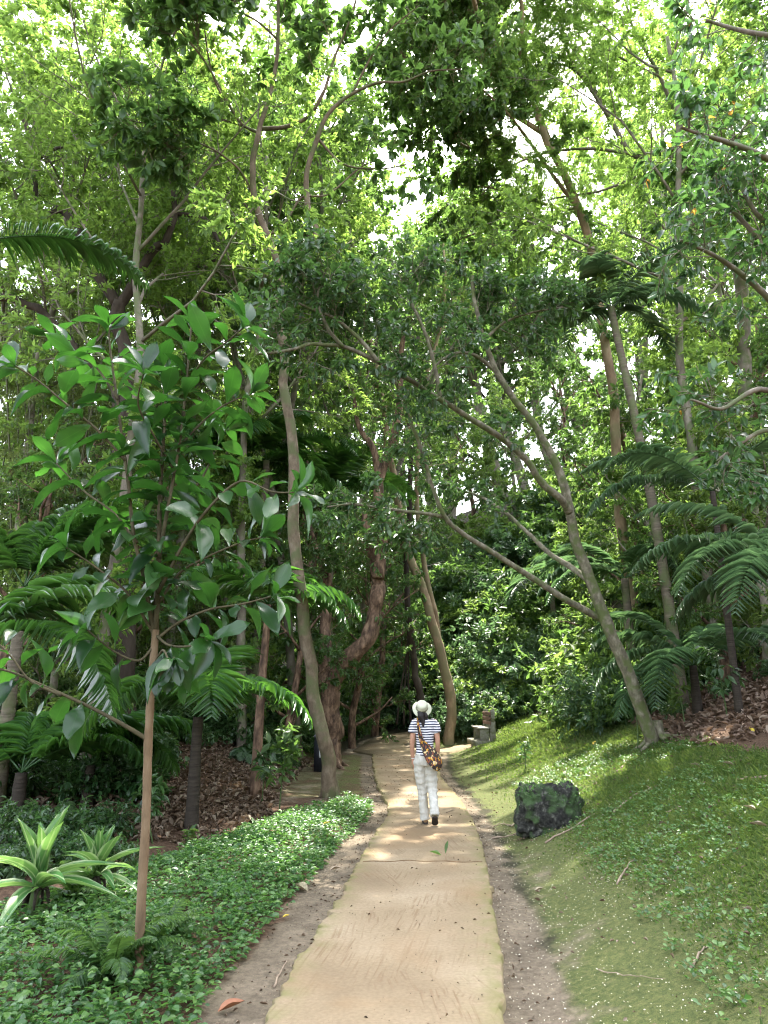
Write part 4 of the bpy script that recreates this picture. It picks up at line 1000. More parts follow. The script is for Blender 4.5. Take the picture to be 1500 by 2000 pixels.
# ------------------------------------------------------------------ palms
def frond(mb, base, d, L, droop, nl=34, ll=.55, lw=.04, g=rng, vee=.35, hang=.35, T=None, twist=0.0, r=.014):
    """rachis from base heading d, bending down by droop; leaflets in two ranks"""
    n = 12; pts = [np.array(base, float)]; d = unit(d)
    for k in range(n):
        d = unit(d + np.array([0, 0, -droop * (.4 + 1.3 * k / n) / n * 2])); pts.append(pts[-1] + d * L / n)
    pts = np.array(pts); mb.add(*tube(pts, taper(r, r * .25, n + 1), 5))
    s = np.linspace(.16, 1, nl); idx = s * n; a = np.clip(idx.astype(int), 0, n - 1); q = (idx - a)[:, None]
    P = pts[a] * (1 - q) + pts[a + 1] * q; D = unit(pts[a + 1] - pts[a])
    side = unit(np.cross(D, np.array([0, 0, 1.]))); up = np.cross(side, D)
    if twist: side, up = side * math.cos(twist) + up * math.sin(twist), up * math.cos(twist) - side * math.sin(twist)
    prof = np.sin(PI * np.clip(.12 + .86 * s, 0, 1)) ** .6
    for sg in (-1, 1):
        LD = unit(side * sg + D * (.25 + .75 * s[:, None]) + up * vee + np.array([0, 0, -hang]) * (.4 + .6 * g.random((nl, 1))) + g.normal(size=(nl, 3)) * .09)
        V, Fc, uv = leaves(P, LD, unit(up + .5 * side * -sg), ll * prof * (.72 + .38 * g.random(nl)), lw * (.8 + .3 * prof), T or LF_FROND); mb.add(V, Fc, uv)
LF_FROND = T_leaf([.18, .5, .46, .32, .0], .22, -.34)

def palm(base, H, dirs, L, droop, label, trunkr=.09, lean=(0, 0), tm='palm_trunk', lm='palm', g=rng, nl=34, ll=.55, lw=.04, group=None, name='palm_tree', shaft=True, hang=.35, dead=0):
    base = np.array(base, float); root = thing(name, label, 'palm', base, group)
    top = base + np.array([lean[0], lean[1], H]); 
    Pm = catmull([base + [0, 0, -.1], base + [lean[0] * .35, lean[1] * .35, H * .5], top], 8)
    wood = MB(); wood.add(*tube(Pm, taper(trunkr * 1.25, trunkr * .8, len(Pm), .6), 10, .06, True, g)); link('trunk', wood.mesh('trunk', M[tm], True, base), root)
    for (az, el) in dirs:
        mb = MB(); a, e = math.radians(az), math.radians(el); d = np.array([math.sin(a) * math.cos(e), math.cos(a) * math.cos(e), math.sin(e)])
        frond(mb, top, d, L * (.85 + .3 * g.random()), droop * (.8 + .4 * g.random()), nl, ll, lw, g, hang=hang, twist=g.normal() * .15)
        link('frond', mb.mesh('frond', M[lm], False, base, True), root)
    for k in range(dead):
        mb = MB(); a = g.random() * 6.28; d = np.array([math.sin(a) * .5, math.cos(a) * .5, -.6]); frond(mb, top - [0, 0, .1], d, L * .9, .5, nl, ll, lw * .7, g, hang=.7)
        o = link('frond', mb.mesh('frond', M['deadfrond'], False, base, True), root); o['label'] = 'withered hanging frond'
    return root
def at_ground(px, d): x = W(px, 1360, d)[0]; return np.array([x, d, h1(x, d)])
def pitch_h(px, py, d, base): return W(px, py, d)[2] - base[2]

g = np.random.default_rng(31)
def ring(n, el, jit=12, g=g): 
    o = g.random() * 360; return [(o + k * 360 / n + g.normal() * 8, el + g.normal() * jit) for k in range(n)]
# dark-trunked palm left, fronds arching over the leaf litter
b = G(373, 1622); palm(b, pitch_h(375, 1400, b[1], b), [(-70, 50), (-30, 62), (15, 66), (60, 52), (100, 40), (-110, 40), (160, 50), (-150, 48)], 1.75, 1.0, 'dark-trunked low palm on the leaf litter, one pleated frond arching toward the walk', .085, tm='palm_dark', g=g, nl=26, ll=.58, lw=.042)
# slender trunk with sparse fronds beside it
b = G(497, 1552); palm(b, pitch_h(490, 1180, b[1], b), [(70, 35), (100, 22), (20, 50), (-40, 45), (-90, 35), (-140, 40), (170, 40)], 1.9, .8, 'tall thin brown-trunked palm between the dark palm and the bin', .085, (.1, .1), tm='bark_brown', g=g, nl=28, ll=.6, lw=.06)
# lower-left understory palms
b = at_ground(60, 10.5); palm(b, .7, [(60, 50), (95, 38), (30, 60), (-20, 60), (-80, 45)], 1.9, .9, 'stemless palm of broad fronds at the left border, above the dim ferns', .10, tm='palm_dark', g=g, nl=30, ll=.6, lw=.036)
b = at_ground(-60, 8.5); palm(b, 2.5, [(72, 42), (96, 18), (40, 55), (20, 40)], 2.2, .9, 'palm mostly beyond the left border, its pale shining fronds reaching in', .11, tm='palm_dark', g=g, nl=32, ll=.6, lw=.036)
b = at_ground(190, 11.5); palm(b, .6, [(75, 48), (100, 40), (30, 60), (-50, 50), (-95, 35)], 1.7, .9, 'small palm with wide leaflets in the shade behind the young glossy tree', .09, tm='palm_dark', g=g, nl=30, ll=.58, lw=.036)
b = at_ground(20, 11.0); palm(b, 3.3, [(60, 66), (90, 60), (30, 72), (-20, 60), (80, 45), (-80, 55)], 2.1, .5, 'feather palm with upswept narrow leaflets at left, behind the glossy young tree', .10, tm='palm_trunk', g=g, nl=40, ll=.6, lw=.04)
# big frond across the upper left
b = at_ground(-310, 9.0); palm(b, pitch_h(-60, 478, 9.0, b), [(80, 24), (-150, 50), (-100, 40), (-60, 50)], 3.1, .75, 'tall palm beyond the left border whose long frond crosses the upper left', .14, (.6, 0), g=g, nl=64, ll=.6, lw=.024, hang=.55)
b = at_ground(-850, 9.0); palm(b, pitch_h(-260, 260, 9.0, b), [(80, 5), (75, 32), (110, 25), (60, -10), (140, 35), (-60, 40)], 1.9, .7, 'highest palm past the left border, green frond tips showing near the top', .14, (.5, 0), g=g, nl=40, ll=.55, lw=.034, hang=.5)
# mid-left feathery palm behind slender tree
b = at_ground(500, 20); palm(b, pitch_h(510, 900, 20, b), ring(11, 40), 3.2, .8, 'bright feather palm standing behind the slender forked tree', .12, g=g, nl=44, ll=.75, lw=.05)
b = at_ground(640, 24); palm(b, pitch_h(640, 980, 24, b), ring(11, 38), 3.2, .9, 'feather palm half hidden behind the old reddish tree', .13, g=g, nl=40, ll=.8, lw=.05)
# right side
b = at_ground(1335, 14.5); palm(b, pitch_h(1262, 600, 14.5, b), [(-95, 40), (-70, 12), (-110, 5), (-40, 55), (20, 60), (80, 40), (110, 20), (150, 35), (-150, 40), (-20, 25), (60, 15)], 2.3, .75, 'tall ringed-trunk palm on the right hillside with feather fronds high in the wood', .10, (-.75, 0), g=g, lm='cool', nl=34, ll=.52, lw=.018, hang=.5)
b = at_ground(1590, 9.8); palm(b, pitch_h(1560, 1120, 9.8, b), [(-90, 35), (-75, 12), (-110, 30), (-60, 55), (-30, 50), (-130, 20), (180, 35), (20, 50), (90, 40)], 2.3, .8, 'palm at the right border with big shining fronds over the litter bank', .11, (.1, 0), g=g, lm='cool', nl=36, ll=.52, lw=.024, hang=.45)
b = at_ground(1360, 13); palm(b, pitch_h(1370, 1300, 13, b), [(-90, 30), (-70, 45), (-110, 12), (-50, 60), (-140, 25), (160, 40), (40, 50), (90, 40)], 2.2, .85, 'low palm with glinting silvery fronds beside the leaning mottled tree', .08, g=g, lm='cool', nl=34, ll=.5, lw=.026, tm='palm_dark', hang=.4)
b = at_ground(1240, 17); palm(b, pitch_h(1270, 1130, 17, b), [(-90, 30), (-60, 40), (-120, 20), (-30, 55), (60, 40), (110, 30), (170, 40)], 2.6, .85, 'middle palm behind the leaning tree, drooping pale fronds', .11, g=g, lm='cool', nl=36, ll=.52, lw=.024, hang=.45)
b = at_ground(1440, 11.5); palm(b, pitch_h(1450, 960, 11.5, b), [(-90, 25), (-60, 45), (-115, 35), (-20, 55), (150, 40), (60, 40)], 2.4, .8, 'palm higher up at right with dark narrow-leaved fronds', .055, tm='palm_dark', g=g, lm='cool', nl=36, ll=.48, lw=.023, hang=.45)
b = at_ground(850, 33); palm(b, .6, ring(8, 45), 2.2, .9, 'small pale fern-like palm peeping over the sun hat', .10, g=g, lm='cool', nl=26, ll=.6, lw=.06)
b = at_ground(1090, 31); palm(b, 3.2, ring(9, 40), 2.6, .9, 'grey-green palm deep in the sunlit thicket beyond the bench', .12, g=g, lm='cool', nl=34, ll=.7, lw=.06)

# ------------------------------------------------------------------ bamboo clumps, left
def bamboo(base, n, H, label, g, spread=.7):
    root = thing('bamboo_clump', label, 'bamboo', base, 'bamboo clumps in the wood at left'); base = np.array(base); tw = []
    for k in range(n):
        a = g.random() * 6.28; rr = spread * math.sqrt(g.random()); p = np.array([math.cos(a) * rr, math.sin(a) * rr, -.1]); 
        P = grow(p, np.array([math.cos(a) * .12, math.sin(a) * .12, 1]), H * (.7 + .4 * g.random()), 0, 12, .025, -.012, g)
        mb = MB(); mb.add(*tube(P, taper(.032, .010, len(P)), 7)); link('culm', mb.mesh('culm', M['bamboo'], True), root)
        for j in range(2, 13):
            for q in range(3):
                d = unit(np.array([g.normal(), g.normal(), .35])); tw.append(grow(P[j], d, .9 + .7 * g.random(), 0, 3, .15, -.12, g))
    mb = MB()
    for t in tw: mb.add(*tube(t, [.006, .005, .004, .003], 3, cap=False))
    mb.add(*twig_leaves(tw, 44, .17, .13, LF_DIA, g, droop=.9, upn=.3, lo=.05)); link('foliage', mb.mesh('foliage', M['grey']), root)
    return root
g = np.random.default_rng(41)
bamboo(at_ground(60, 17), 12, 13, 'bamboo clump of dark culms close to the left border', g)
bamboo(at_ground(200, 19), 12, 14, 'bamboo clump of fine drooping leaves behind the crooked dark tree', g)
bamboo(at_ground(330, 21), 11, 14, 'bamboo clump nearest the slender forked tree', g)
bamboo(at_ground(-60, 20), 10, 14, 'bamboo clump farthest left, mostly out of sight', g)
bamboo(at_ground(140, 24), 12, 15, 'bamboo clump rising behind the other bamboo', g)

# ------------------------------------------------------------------ bushes
def proto_bush(seed, R, leafm, L, asp, T, per, n=26, flat=.75, name='bush', droop=.25):
    g = np.random.default_rng(seed); wood = MB(); tw = []
    for k in range(n):
        az = k * 2.4 + g.random() * .6; el = math.radians(20 + 65 * g.random()); d = np.array([math.cos(az) * math.cos(el), math.sin(az) * math.cos(el), math.sin(el)])
        P = grow([g.normal() * .1, g.normal() * .1, -.05], d, R * (.75 + .4 * g.random()), 0, 5, .14, .02, g); P[:, 2] *= flat
        wood.add(*tube(P, taper(.014, .006, len(P)), 5, cap=False)); branch_out(wood, P, .01, 0, dict(n=[6], len=[R * .42], lo=[.3], ang=[50], wig=.15, trop=[.02]), g, tw)
    fol = MB(); fol.add(*twig_leaves(tw, per, L, asp, T, g, droop=droop)); root = thing(name, None, 'bush'); finish_plant(root, wood, fol, M['stem_green'], leafm, (0, 0, 0), 'stems', 'foliage'); return root
def proto_fern(seed, n, L, leafm, T, name='fern', ll=.16, lw=.03, nl=26, el=50, droop=.9):
    g = np.random.default_rng(seed); root = thing(name, None, 'fern'); mb = MB()
    for k in range(n):
        a = k * 2.4 + g.random() * .4; e = math.radians(el + g.normal() * 12); d = np.array([math.cos(a) * math.cos(e), math.sin(a) * math.cos(e), math.sin(e)])
        frond(mb, [0, 0, 0], d, L * (.75 + .4 * g.random()), droop, nl, ll, lw, g, vee=.1, hang=.2, r=.005)
    link('foliage', mb.mesh('foliage', leafm), root); return root
BP = {
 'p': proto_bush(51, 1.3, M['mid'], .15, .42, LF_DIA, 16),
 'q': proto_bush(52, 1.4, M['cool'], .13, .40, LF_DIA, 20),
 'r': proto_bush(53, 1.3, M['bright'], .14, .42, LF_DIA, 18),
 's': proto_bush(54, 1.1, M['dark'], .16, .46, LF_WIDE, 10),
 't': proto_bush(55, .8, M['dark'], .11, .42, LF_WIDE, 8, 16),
 'u': proto_fern(56, 13, 1.0, M['cool'], LF_FROND, ll=.24, lw=.045, nl=24),
}
bl = {'p': 'mid-green bush', 'q': 'cool green bush', 'r': 'bright-leaved yellow-green bush', 's': 'dark broad-leaved shrub', 't': 'small dark undershrub', 'u': 'arching fern'}
usedb = set()
def put_bush(k, x, y, s, where, dz=0):
    loc = (x, y, h1(x, y) + dz); lab = bl[k] + ' ' + where; gr = bl[k] + ' ' + where
    if k not in usedb:
        usedb.add(k); o = BP[k]; o.location = loc; o.rotation_euler.z = random.random() * 6; o.scale = (s,) * 3; o['label'] = lab; o['group'] = gr
    else: dup(BP[k], loc, random.random() * 6.28, s, lab, gr)
rb = random.Random(5)
def bush_row(pxs, d0, d1, kinds, s0, s1, where):
    for px in pxs:
        d = rb.uniform(d0, d1); x = W(px + rb.uniform(-18, 18), 1360, d)[0]
        if seg_dist(np.array([x]), np.array([d]), PATH)[0] < .9 * s1 + .3: continue
        put_bush(rb.choice(kinds), x, d, rb.uniform(s0, s1), where)
bush_row(range(900, 1120, 30), 27.8, 28.8, 'qrqp', .8, 1.15, 'at the lawn edge beyond the bench')
bush_row(range(880, 1180, 30), 29.5, 31, 'qrpq', 1.2, 1.7, 'on the slope beyond the bench')
bush_row(range(840, 1240, 36), 32, 36, 'qrpp', 1.6, 2.2, 'high on the slope beyond the bench')
bush_row(range(880, 1300, 44), 37, 42, 'pqr', 2.2, 3.0, 'under the far trees beyond the bench')
bush_row(range(1130, 1300, 26), 18.5, 22, 'rrpq', .7, 1.1, 'behind the leaning tree')
bush_row(range(1310, 1540, 36), 16.5, 18, 'sspt', .7, 1.1, 'above the litter bank at right')
bush_row(range(1330, 1540, 90), 12.6, 14, 'tt', .4, .55, 'low on the litter bank at right')
bush_row(range(1300, 1560, 30), 17, 21, 'psqr', 1.1, 1.7, 'higher on the right hillside')
for x, y, s_, k_ in [(3.1, 28.3, .8, 'q'), (3.9, 28.0, .9, 'r'), (4.7, 28.2, 1.0, 'q'), (3.3, 29.4, 1.1, 'r'), (4.2, 29.2, 1.3, 'q'), (5.2, 29.0, 1.2, 'r'), (3.1, 29.2, 1.5, 'q'), (4.3, 29.5, 1.6, 'r'), (5.6, 29.6, 1.7, 'q'), (3.3, 31.5, 1.8, 'r'), (4.6, 32, 1.9, 'q'), (6.2, 32.0, 1.9, 'r'),
                     (2.6, 33.5, 1.9, 'q'), (4.0, 34.5, 2.1, 'r'), (5.6, 35, 2.2, 'q'), (7.4, 34.5, 2.2, 'r'), (2.2, 36.5, 2.3, 'r'), (3.8, 37.5, 2.5, 'q'), (1.0, 38.5, 2.4, 'q')]:
    put_bush(k_, x, y, s_, 'on the bright slope beyond the bench', -.1)  # brighter leaf colour of the yellow-green kind stands in for sunlight here
bush_row(range(1160, 1290, 30), 15.5, 17.5, 'pqrp', .8, 1.2, 'crowding the bank behind the leaning tree')
bush_row(range(1180, 1580, 24), 18, 22, 'pqrr', 1.6, 2.3, 'tall on the right hillside')
bush_row(range(690, 860, 20), 33, 36, 'qpu', .9, 1.3, 'where the walk bends out of sight')
bush_row(range(640, 800, 22), 37, 44, 'pqs', 1.4, 2.2, 'in the gloom past the bend')
bush_row([655, 672, 690, 705], 26, 31, 'rq', .45, .6, 'left of the bend in the walk')
bush_row(range(560, 690, 26), 27, 33, 'psq', 1.0, 1.5, 'behind the bin')
bush_row(range(330, 620, 30), 20, 25, 'psqs', .9, 1.4, 'beyond the leaf litter')
bush_row(range(300, 600, 44), 16.5, 19, 'stu', .6, .9, 'at the back of the leaf litter')
bush_row(range(-40, 300, 30), 11.5, 14.5, 'stsu', .6, .95, 'in deep shade at left')
bush_row(range(-60, 250, 34), 9.2, 10.8, 'ttu', .5, .8, 'just past the ground cover at left')
bush_row(range(-60, 250, 30), 7.9, 8.9, 'tut', .45, .6, 'directly behind the striped plants')
bush_row(range(-60, 330, 34), 16, 20, 'spsq', 1.1, 1.6, 'under the bamboo')

# feathery ferns in the ground cover
f2 = proto_fern(57, 15, .55, M['mid'], LF_FROND, ll=.10, lw=.016, nl=34, el=60, droop=.8)
p = P0(215, 1915); f2.location = (p[0], p[1], h1(*p)); f2['label'] = 'fine feathery fern among the ground cover, left of the young tree stem'
p = P0(310, 1860); dup(f2, (p[0], p[1], h1(*p)), 1.0, .8, 'smaller feathery fern in the ground cover, against the right of the young tree stem')
p = P0(150, 1755); dup(f2, (p[0], p[1], h1(*p)), 2.0, .9, 'feathery fern behind the two striped plants')

# seedlings with glossy leaves: beside the slender tree, and on the lawn
def seedling(px, py, H, spread, label, L=.16, n=5, lm='mid', seed=1, asp=.42, T=None):
    g = np.random.default_rng(seed); b = G(px, py); wood = MB(); tw = []
    P = grow(b - [0, 0, .05], np.array([.05 * g.normal(), .05 * g.normal(), 1]), H, 0, 7, .08, .05, g); wood.add(*tube(P, taper(.012, .006, len(P)), 6))
    branch_out(wood, P, .01, 0, dict(n=[n * 2], len=[spread], lo=[.35], ang=[60], wig=.15, trop=[.05]), g, tw); tw.append(P[-4:])
    fol = MB(); fol.add(*twig_leaves(tw, 8, L, asp, T or LF_OVATE, g, droop=.3, lo=.25)); root = thing('sapling', label, 'sapling', b); finish_plant(root, wood, fol, M['stem_green'], M[lm], b, 'stem', 'foliage')
seedling(545, 1590, 1.35, .45, 'leafy sapling of pointed light green leaves just left of the slender tree', .2, 6, 'mid', 1)
seedling(512, 1575, .95, .35, 'lower leafy sapling at the edge of the leaf litter, left of the pointed-leaved one', .18, 4, 'dark', 2)
seedling(1024, 1508, .62, .2, 'small spindly sapling on the lawn between the rock and the bench', .10, 5, 'dark', 3, .3, LF_LANCE)
seedling(1245, 1465, 1.3, .16, 'thin bare-stemmed sapling just left of the foot of the leaning tree', .13, 2, 'dark', 4)
seedling(1160, 1440, .7, .3, 'weedy sprig at the upper lawn edge, left of the leaning tree', .12, 4, 'bright', 5)
seedling(1340, 1420, .8, .3, 'light green sprig right above the foot of the leaning tree', .13, 5, 'bright', 6)
seedling(1420, 1400, 1.1, .4, 'dark-leaved sapling on the litter bank at right', .15, 6, 'dark', 7)
seedling(300, 1650, .8, .3, 'shaded sapling behind the young tree stem', .14, 5, 'dark', 8)
seedling(370, 1665, .3, .12, 'little seedling with two round light leaves in front of the dark palm', .10, 2, 'bright', 9)

# ------------------------------------------------------------------ striped strap-leaved plants
LF_STRAP = T_leaf([.22, .30, .40, .48, .5, .46, .34, .18, .0], .16, -.10)
LF_STRAP2 = T_leaf([.22, .30, .40, .48, .5, .46, .34, .18, .0], .10, -.75)
def striped(px, py, H, L, label, seed, n=17, w=.11):
    g = np.random.default_rng(seed); b = G(px, py); root = thing('striped_plant', label, 'plant', b, 'striped strap-leaved plants'); top = b + np.array([.02, 0, H])
    mb = MB(); mb.add(*tube(catmull([b - [0, 0, .05], b + [0, 0, H * .5], top], 4), taper(.045, .035, 9), 9, .2)); link('stem', mb.mesh('stem', M['stem_green'], True, b), root)
    mb = MB()
    for k in range(7):
        a = g.random() * 6.28; P = np.array([top + [0, 0, -.02], top + [math.cos(a) * .07, math.sin(a) * .07, -.03], top + [math.cos(a) * .10, math.sin(a) * .10, -.16]]); mb.add(*tube(catmull(P, 3), taper(.028, .008, 7), 5, .4))
    o = link('dead_leaf_base', mb.mesh('dead_leaf_base', M['palm_dark'], False, b), root)
    for k in range(n):
        a = k * 2.4 + g.normal() * .2; f = k / (n - 1); e = math.radians(86 - 40 * f - 30 * f * f + g.normal() * 5); d = np.array([[math.cos(a) * math.cos(e), math.sin(a) * math.cos(e), math.sin(e)]])
        nrm = np.array([[-math.cos(a) * math.sin(e), -math.sin(a) * math.sin(e), math.cos(e)]])
        V, Fc, uv = leaves(top[None] + d * .01 - [0, 0, .05 * f], d, nrm, L * (.85 + .3 * g.random()) * (1 - .15 * (f < .15)), w * (.85 + .3 * g.random()), LF_STRAP if f < .45 else LF_STRAP2)
        m2 = MB(); m2.add(V, Fc, uv); link('leaf', m2.mesh('leaf', M['stripe'], True, b, True), root)
striped(60, 1812, .30, .56, 'larger striped strap-leaved plant at the left border, with upright pale-edged leaves', 3, 16, .115)
striped(178, 1775, .26, .48, 'striped strap-leaved plant with drooping arched leaves, nearer the young tree stem', 8, 15, .10)
# ------------------------------------------------------------------ the walker
def remesh(mb, voxel, it=4, name='tmp'):
    o = link(name, mb.mesh(name, []))
    m = o.modifiers.new('r', 'REMESH'); m.mode = 'VOXEL'; m.voxel_size = voxel; m.use_smooth_shade = True
    s = o.modifiers.new('s', 'SMOOTH'); s.factor = .5; s.iterations = it
    dgp = bpy.context.evaluated_depsgraph_get(); me = bpy.data.meshes.new_from_object(o.evaluated_get(dgp)); bpy.data.objects.remove(o)
    me.polygons.foreach_set('use_smooth', np.ones(len(me.polygons), bool)); return me
def ball(c, r, n=12):
    rings = [(c[0], c[1], c[2] + r[2] * math.sin(a), r[0] * math.cos(a), r[1] * math.cos(a)) for a in np.linspace(-1.5, 1.5, n)]
    return loft(rings, 18)

M['skin'] = noise_mat('skin', [(.3, (.36, .19, .12)), (.7, (.43, .24, .16))], 9, rough=.55, bump=.05)
M['hair'] = noise_mat('dark_hair', [(.3, (.010, .008, .008)), (.7, (.025, .02, .018))], 60, stretch=(1, 1, .1), rough=.4, bump=.4)
M['linen'] = noise_mat('linen', [(.3, (.40, .385, .335)), (.7, (.56, .545, .49))], 6, rough=.9, bump=.7, stretch=(2.2, 2.2, .9), bscale=11)
M['hat'] = noise_mat('hat_canvas', [(.3, (.44, .45, .33)), (.7, (.56, .565, .43))], 10, rough=.85, bump=.2)
M['hat_dark'] = noise_mat('hat_dark_band', [(.3, (.17, .165, .11)), (.7, (.24, .235, .16))], 10, rough=.85, bump=.2)  # darker cloth for the hat band and the sock
M['shoe'] = noise_mat('shoe_suede', [(.3, (.20, .125, .065)), (.7, (.30, .20, .11))], 12, rough=.85, bump=.2)
M['sole'] = noise_mat('shoe_sole', [(.3, (.022, .018, .016)), (.7, (.05, .04, .034))], 20, rough=.85, bump=.3)

def stripes_mat():
    m, N, L = new_mat('striped_jersey'); tc = N.new('ShaderNodeTexCoord'); sp = N.new('ShaderNodeSeparateXYZ'); L.new(tc.outputs['Object'], sp.inputs[0])
    n = N.new('ShaderNodeTexNoise'); n.inputs['Scale'].default_value = 5; L.new(tc.outputs['Object'], n.inputs[0])
    a = N.new('ShaderNodeMath'); a.operation = 'MULTIPLY_ADD'; L.new(n.outputs[0], a.inputs[0]); a.inputs[1].default_value = .03; L.new(sp.outputs['Z'], a.inputs[2])
    f = N.new('ShaderNodeMath'); f.operation = 'FRACT'; k = N.new('ShaderNodeMath'); k.operation = 'MULTIPLY'; k.inputs[1].default_value = 29; L.new(a.outputs[0], k.inputs[0]); L.new(k.outputs[0], f.inputs[0])
    r = ramp(N, [(0, (.72, .72, .74)), (.5, (.018, .020, .05)), (.98, (.018, .020, .05))], 'CONSTANT'); L.new(f.outputs[0], r.inputs[0])
    b = N.new('ShaderNodeBsdfPrincipled'); L.new(r.outputs[0], b.inputs['Base Color']); b.inputs['Roughness'].default_value = .85
    nb = N.new('ShaderNodeTexNoise'); nb.inputs['Scale'].default_value = 14; L.new(tc.outputs['Object'], nb.inputs[0]); bp = N.new('ShaderNodeBump'); bp.inputs['Strength'].default_value = .5; bp.inputs['Distance'].default_value = .02
    L.new(nb.outputs[0], bp.inputs['Height']); L.new(bp.outputs[0], b.inputs['Normal'])
    o = N.new('ShaderNodeOutputMaterial'); L.new(b.outputs[0], o.inputs[0]); return m
M['jersey'] = stripes_mat()
def bag_mat():
    m, N, L = new_mat('patterned_bag_cloth'); tc = N.new('ShaderNodeTexCoord'); mp = N.new('ShaderNodeMapping'); mp.inputs['Rotation'].default_value = (0, .6, 0); mp.inputs['Scale'].default_value = (1, 1, .65); L.new(tc.outputs['Object'], mp.inputs[0])
    v = N.new('ShaderNodeTexVoronoi'); v.inputs['Scale'].default_value = 42; L.new(mp.outputs[0], v.inputs[0])
    sp = N.new('ShaderNodeSeparateColor'); L.new(v.outputs['Color'], sp.inputs[0])
    r = ramp(N, [(0, (.02, .012, .01)), (.34, (.16, .045, .02)), (.55, (.48, .24, .02)), (.72, (.03, .018, .012)), (.85, (.55, .42, .2))], 'CONSTANT'); L.new(sp.outputs[0], r.inputs[0])
    b = N.new('ShaderNodeBsdfPrincipled'); L.new(r.outputs[0], b.inputs['Base Color']); b.inputs['Roughness'].default_value = .8
    nb = N.new('ShaderNodeTexNoise'); nb.inputs['Scale'].default_value = 18; L.new(tc.outputs['Object'], nb.inputs[0]); bp = N.new('ShaderNodeBump'); bp.inputs['Strength'].default_value = .7; bp.inputs['Distance'].default_value = .03
    L.new(nb.outputs[0], bp.inputs['Height']); L.new(bp.outputs[0], b.inputs['Normal'])
    o = N.new('ShaderNodeOutputMaterial'); L.new(b.outputs[0], o.inputs[0]); return m
M['bag'] = bag_mat()

pp = P0(832, 1611); person = thing('person', 'walker seen from behind in pale sun hat, striped top and loose light trousers', 'person', (pp[0], pp[1], 0))
def T(mb, P, r, n=12): mb.add(*tube(catmull(P, 4), np.interp(np.linspace(0, 1, (len(P) - 1) * 4 + 1), np.linspace(0, 1, len(r)), r), n))
HX = -.035
body = MB()
body.add(*loft([(0, 0, .80, .10, .085), (0, 0, .90, .135, .095), (0, .01, 1.02, .115, .085), (0, .005, 1.15, .125, .085), (0, 0, 1.28, .135, .09), (-.005, 0, 1.37, .125, .075), (-.01, 0, 1.42, .075, .055)], 20))
T(body, [(-.01, 0, 1.39), (-.02, 0, 1.46), (HX, .01, 1.52)], [.052, .046, .048])
body.add(*ball((HX, .005, 1.585), (.072, .088, .105)))                       # skull, tipped back a little
body.add(*ball((HX, .055, 1.545), (.052, .05, .06), 8)); body.add(*ball((HX, .098, 1.583), (.011, .018, .022), 6)); body.add(*ball((HX, .075, 1.495), (.024, .022, .018), 6))
for s in (-1, 1): body.add(*ball((HX + s * .073, 0, 1.575), (.010, .022, .032), 6))
for s in (-1, 1):
    sh = (s * .145, 0, 1.375); el = (s * .185, -.02, 1.10); wr = (s * .172, .03, .875)
    T(body, [(s * .10, 0, 1.385), sh, (s * .17, -.012, 1.24), el, (s * .182, .008, .98), wr], [.05, .05, .042, .036, .033, .022])
    # hand: palm, four unequal bent fingers, thumb leaving the side of the palm
    T(body, [wr, (s * .170, .036, .845), (s * .168, .042, .805)], [.021, .026, .027])
    body.add(*loft([(s * .170, .035, .85, .014, .026), (s * .169, .040, .82, .016, .038), (s * .167, .044, .79, .014, .038)], 12))
    for k, (oy, ln) in enumerate(((.030, .066), (.010, .074), (-.010, .069), (-.029, .054))):
        f0 = np.array([s * .167, .044 + oy, .795]); T(body, [f0, f0 + [-s * .004, .002, -ln * .45], f0 + [-s * .014, .003, -ln * .8], f0 + [-s * .026, .003, -ln]], [.0092, .0085, .008, .0065], 8)
    t0 = np.array([s * .165, .066, .835]); T(body, [t0, t0 + [-s * .010, .020, -.022], t0 + [-s * .018, .026, -.05]], [.0115, .0098, .008], 8)
LEG = {-1: [(-.082, 0, .86), (-.066, .05, .66), (-.045, .085, .46), (-.025, .09, .26), (-.008, .085, .085)], 1: [(.082, 0, .86), (.092, .03, .66), (.10, .02, .46), (.108, -.10, .29), (.112, -.205, .165)]}
for s in (-1, 1): T(body, LEG[s], [.085, .072, .05, .047, .034])
me = remesh(body, .0048, 3); me.name = 'body'; me.materials.append(M['skin']); link('body', me, person)
mb = MB()
for s in (-1, 1): mb.add(*ball((HX + s * .03, .083, 1.602), (.011, .008, .008), 8))
link('eyes', mb.mesh('eyes', M['white'], True), person)
mb = MB(); mb.add(*ball((HX, .098, 1.54), (.020, .007, .007), 6)); link('mouth', mb.mesh('mouth', noise_mat('lips', [(.3, (.32, .10, .08)), (.7, (.36, .12, .1))], 9, bump=0), True), person)
# top
sh = MB()
sh.add(*loft([(0, -.002, .925, .137, .108), (0, -.002, .97, .132, .104), (0, .004, 1.06, .124, .098), (0, .002, 1.16, .131, .098), (0, 0, 1.27, .142, .102), (-.003, 0, 1.345, .145, .095), (-.005, 0, 1.395, .118, .078), (-.008, 0, 1.425, .075, .062), (-.01, 0, 1.437, .056, .052)], 28))
for s in (-1, 1): T(sh, [(s * .085, 0, 1.385), (s * .135, 0, 1.372), (s * .168, -.004, 1.31), (s * .186, -.010, 1.235)], [.055, .060, .058, .056], 16)
me = remesh(sh, .007, 3)
for v in me.vertices: v.co += v.normal * (.006 * mnoise.noise(v.co * 16))
me.name = 'shirt'; me.materials.append(M['jersey']); link('shirt', me, person)
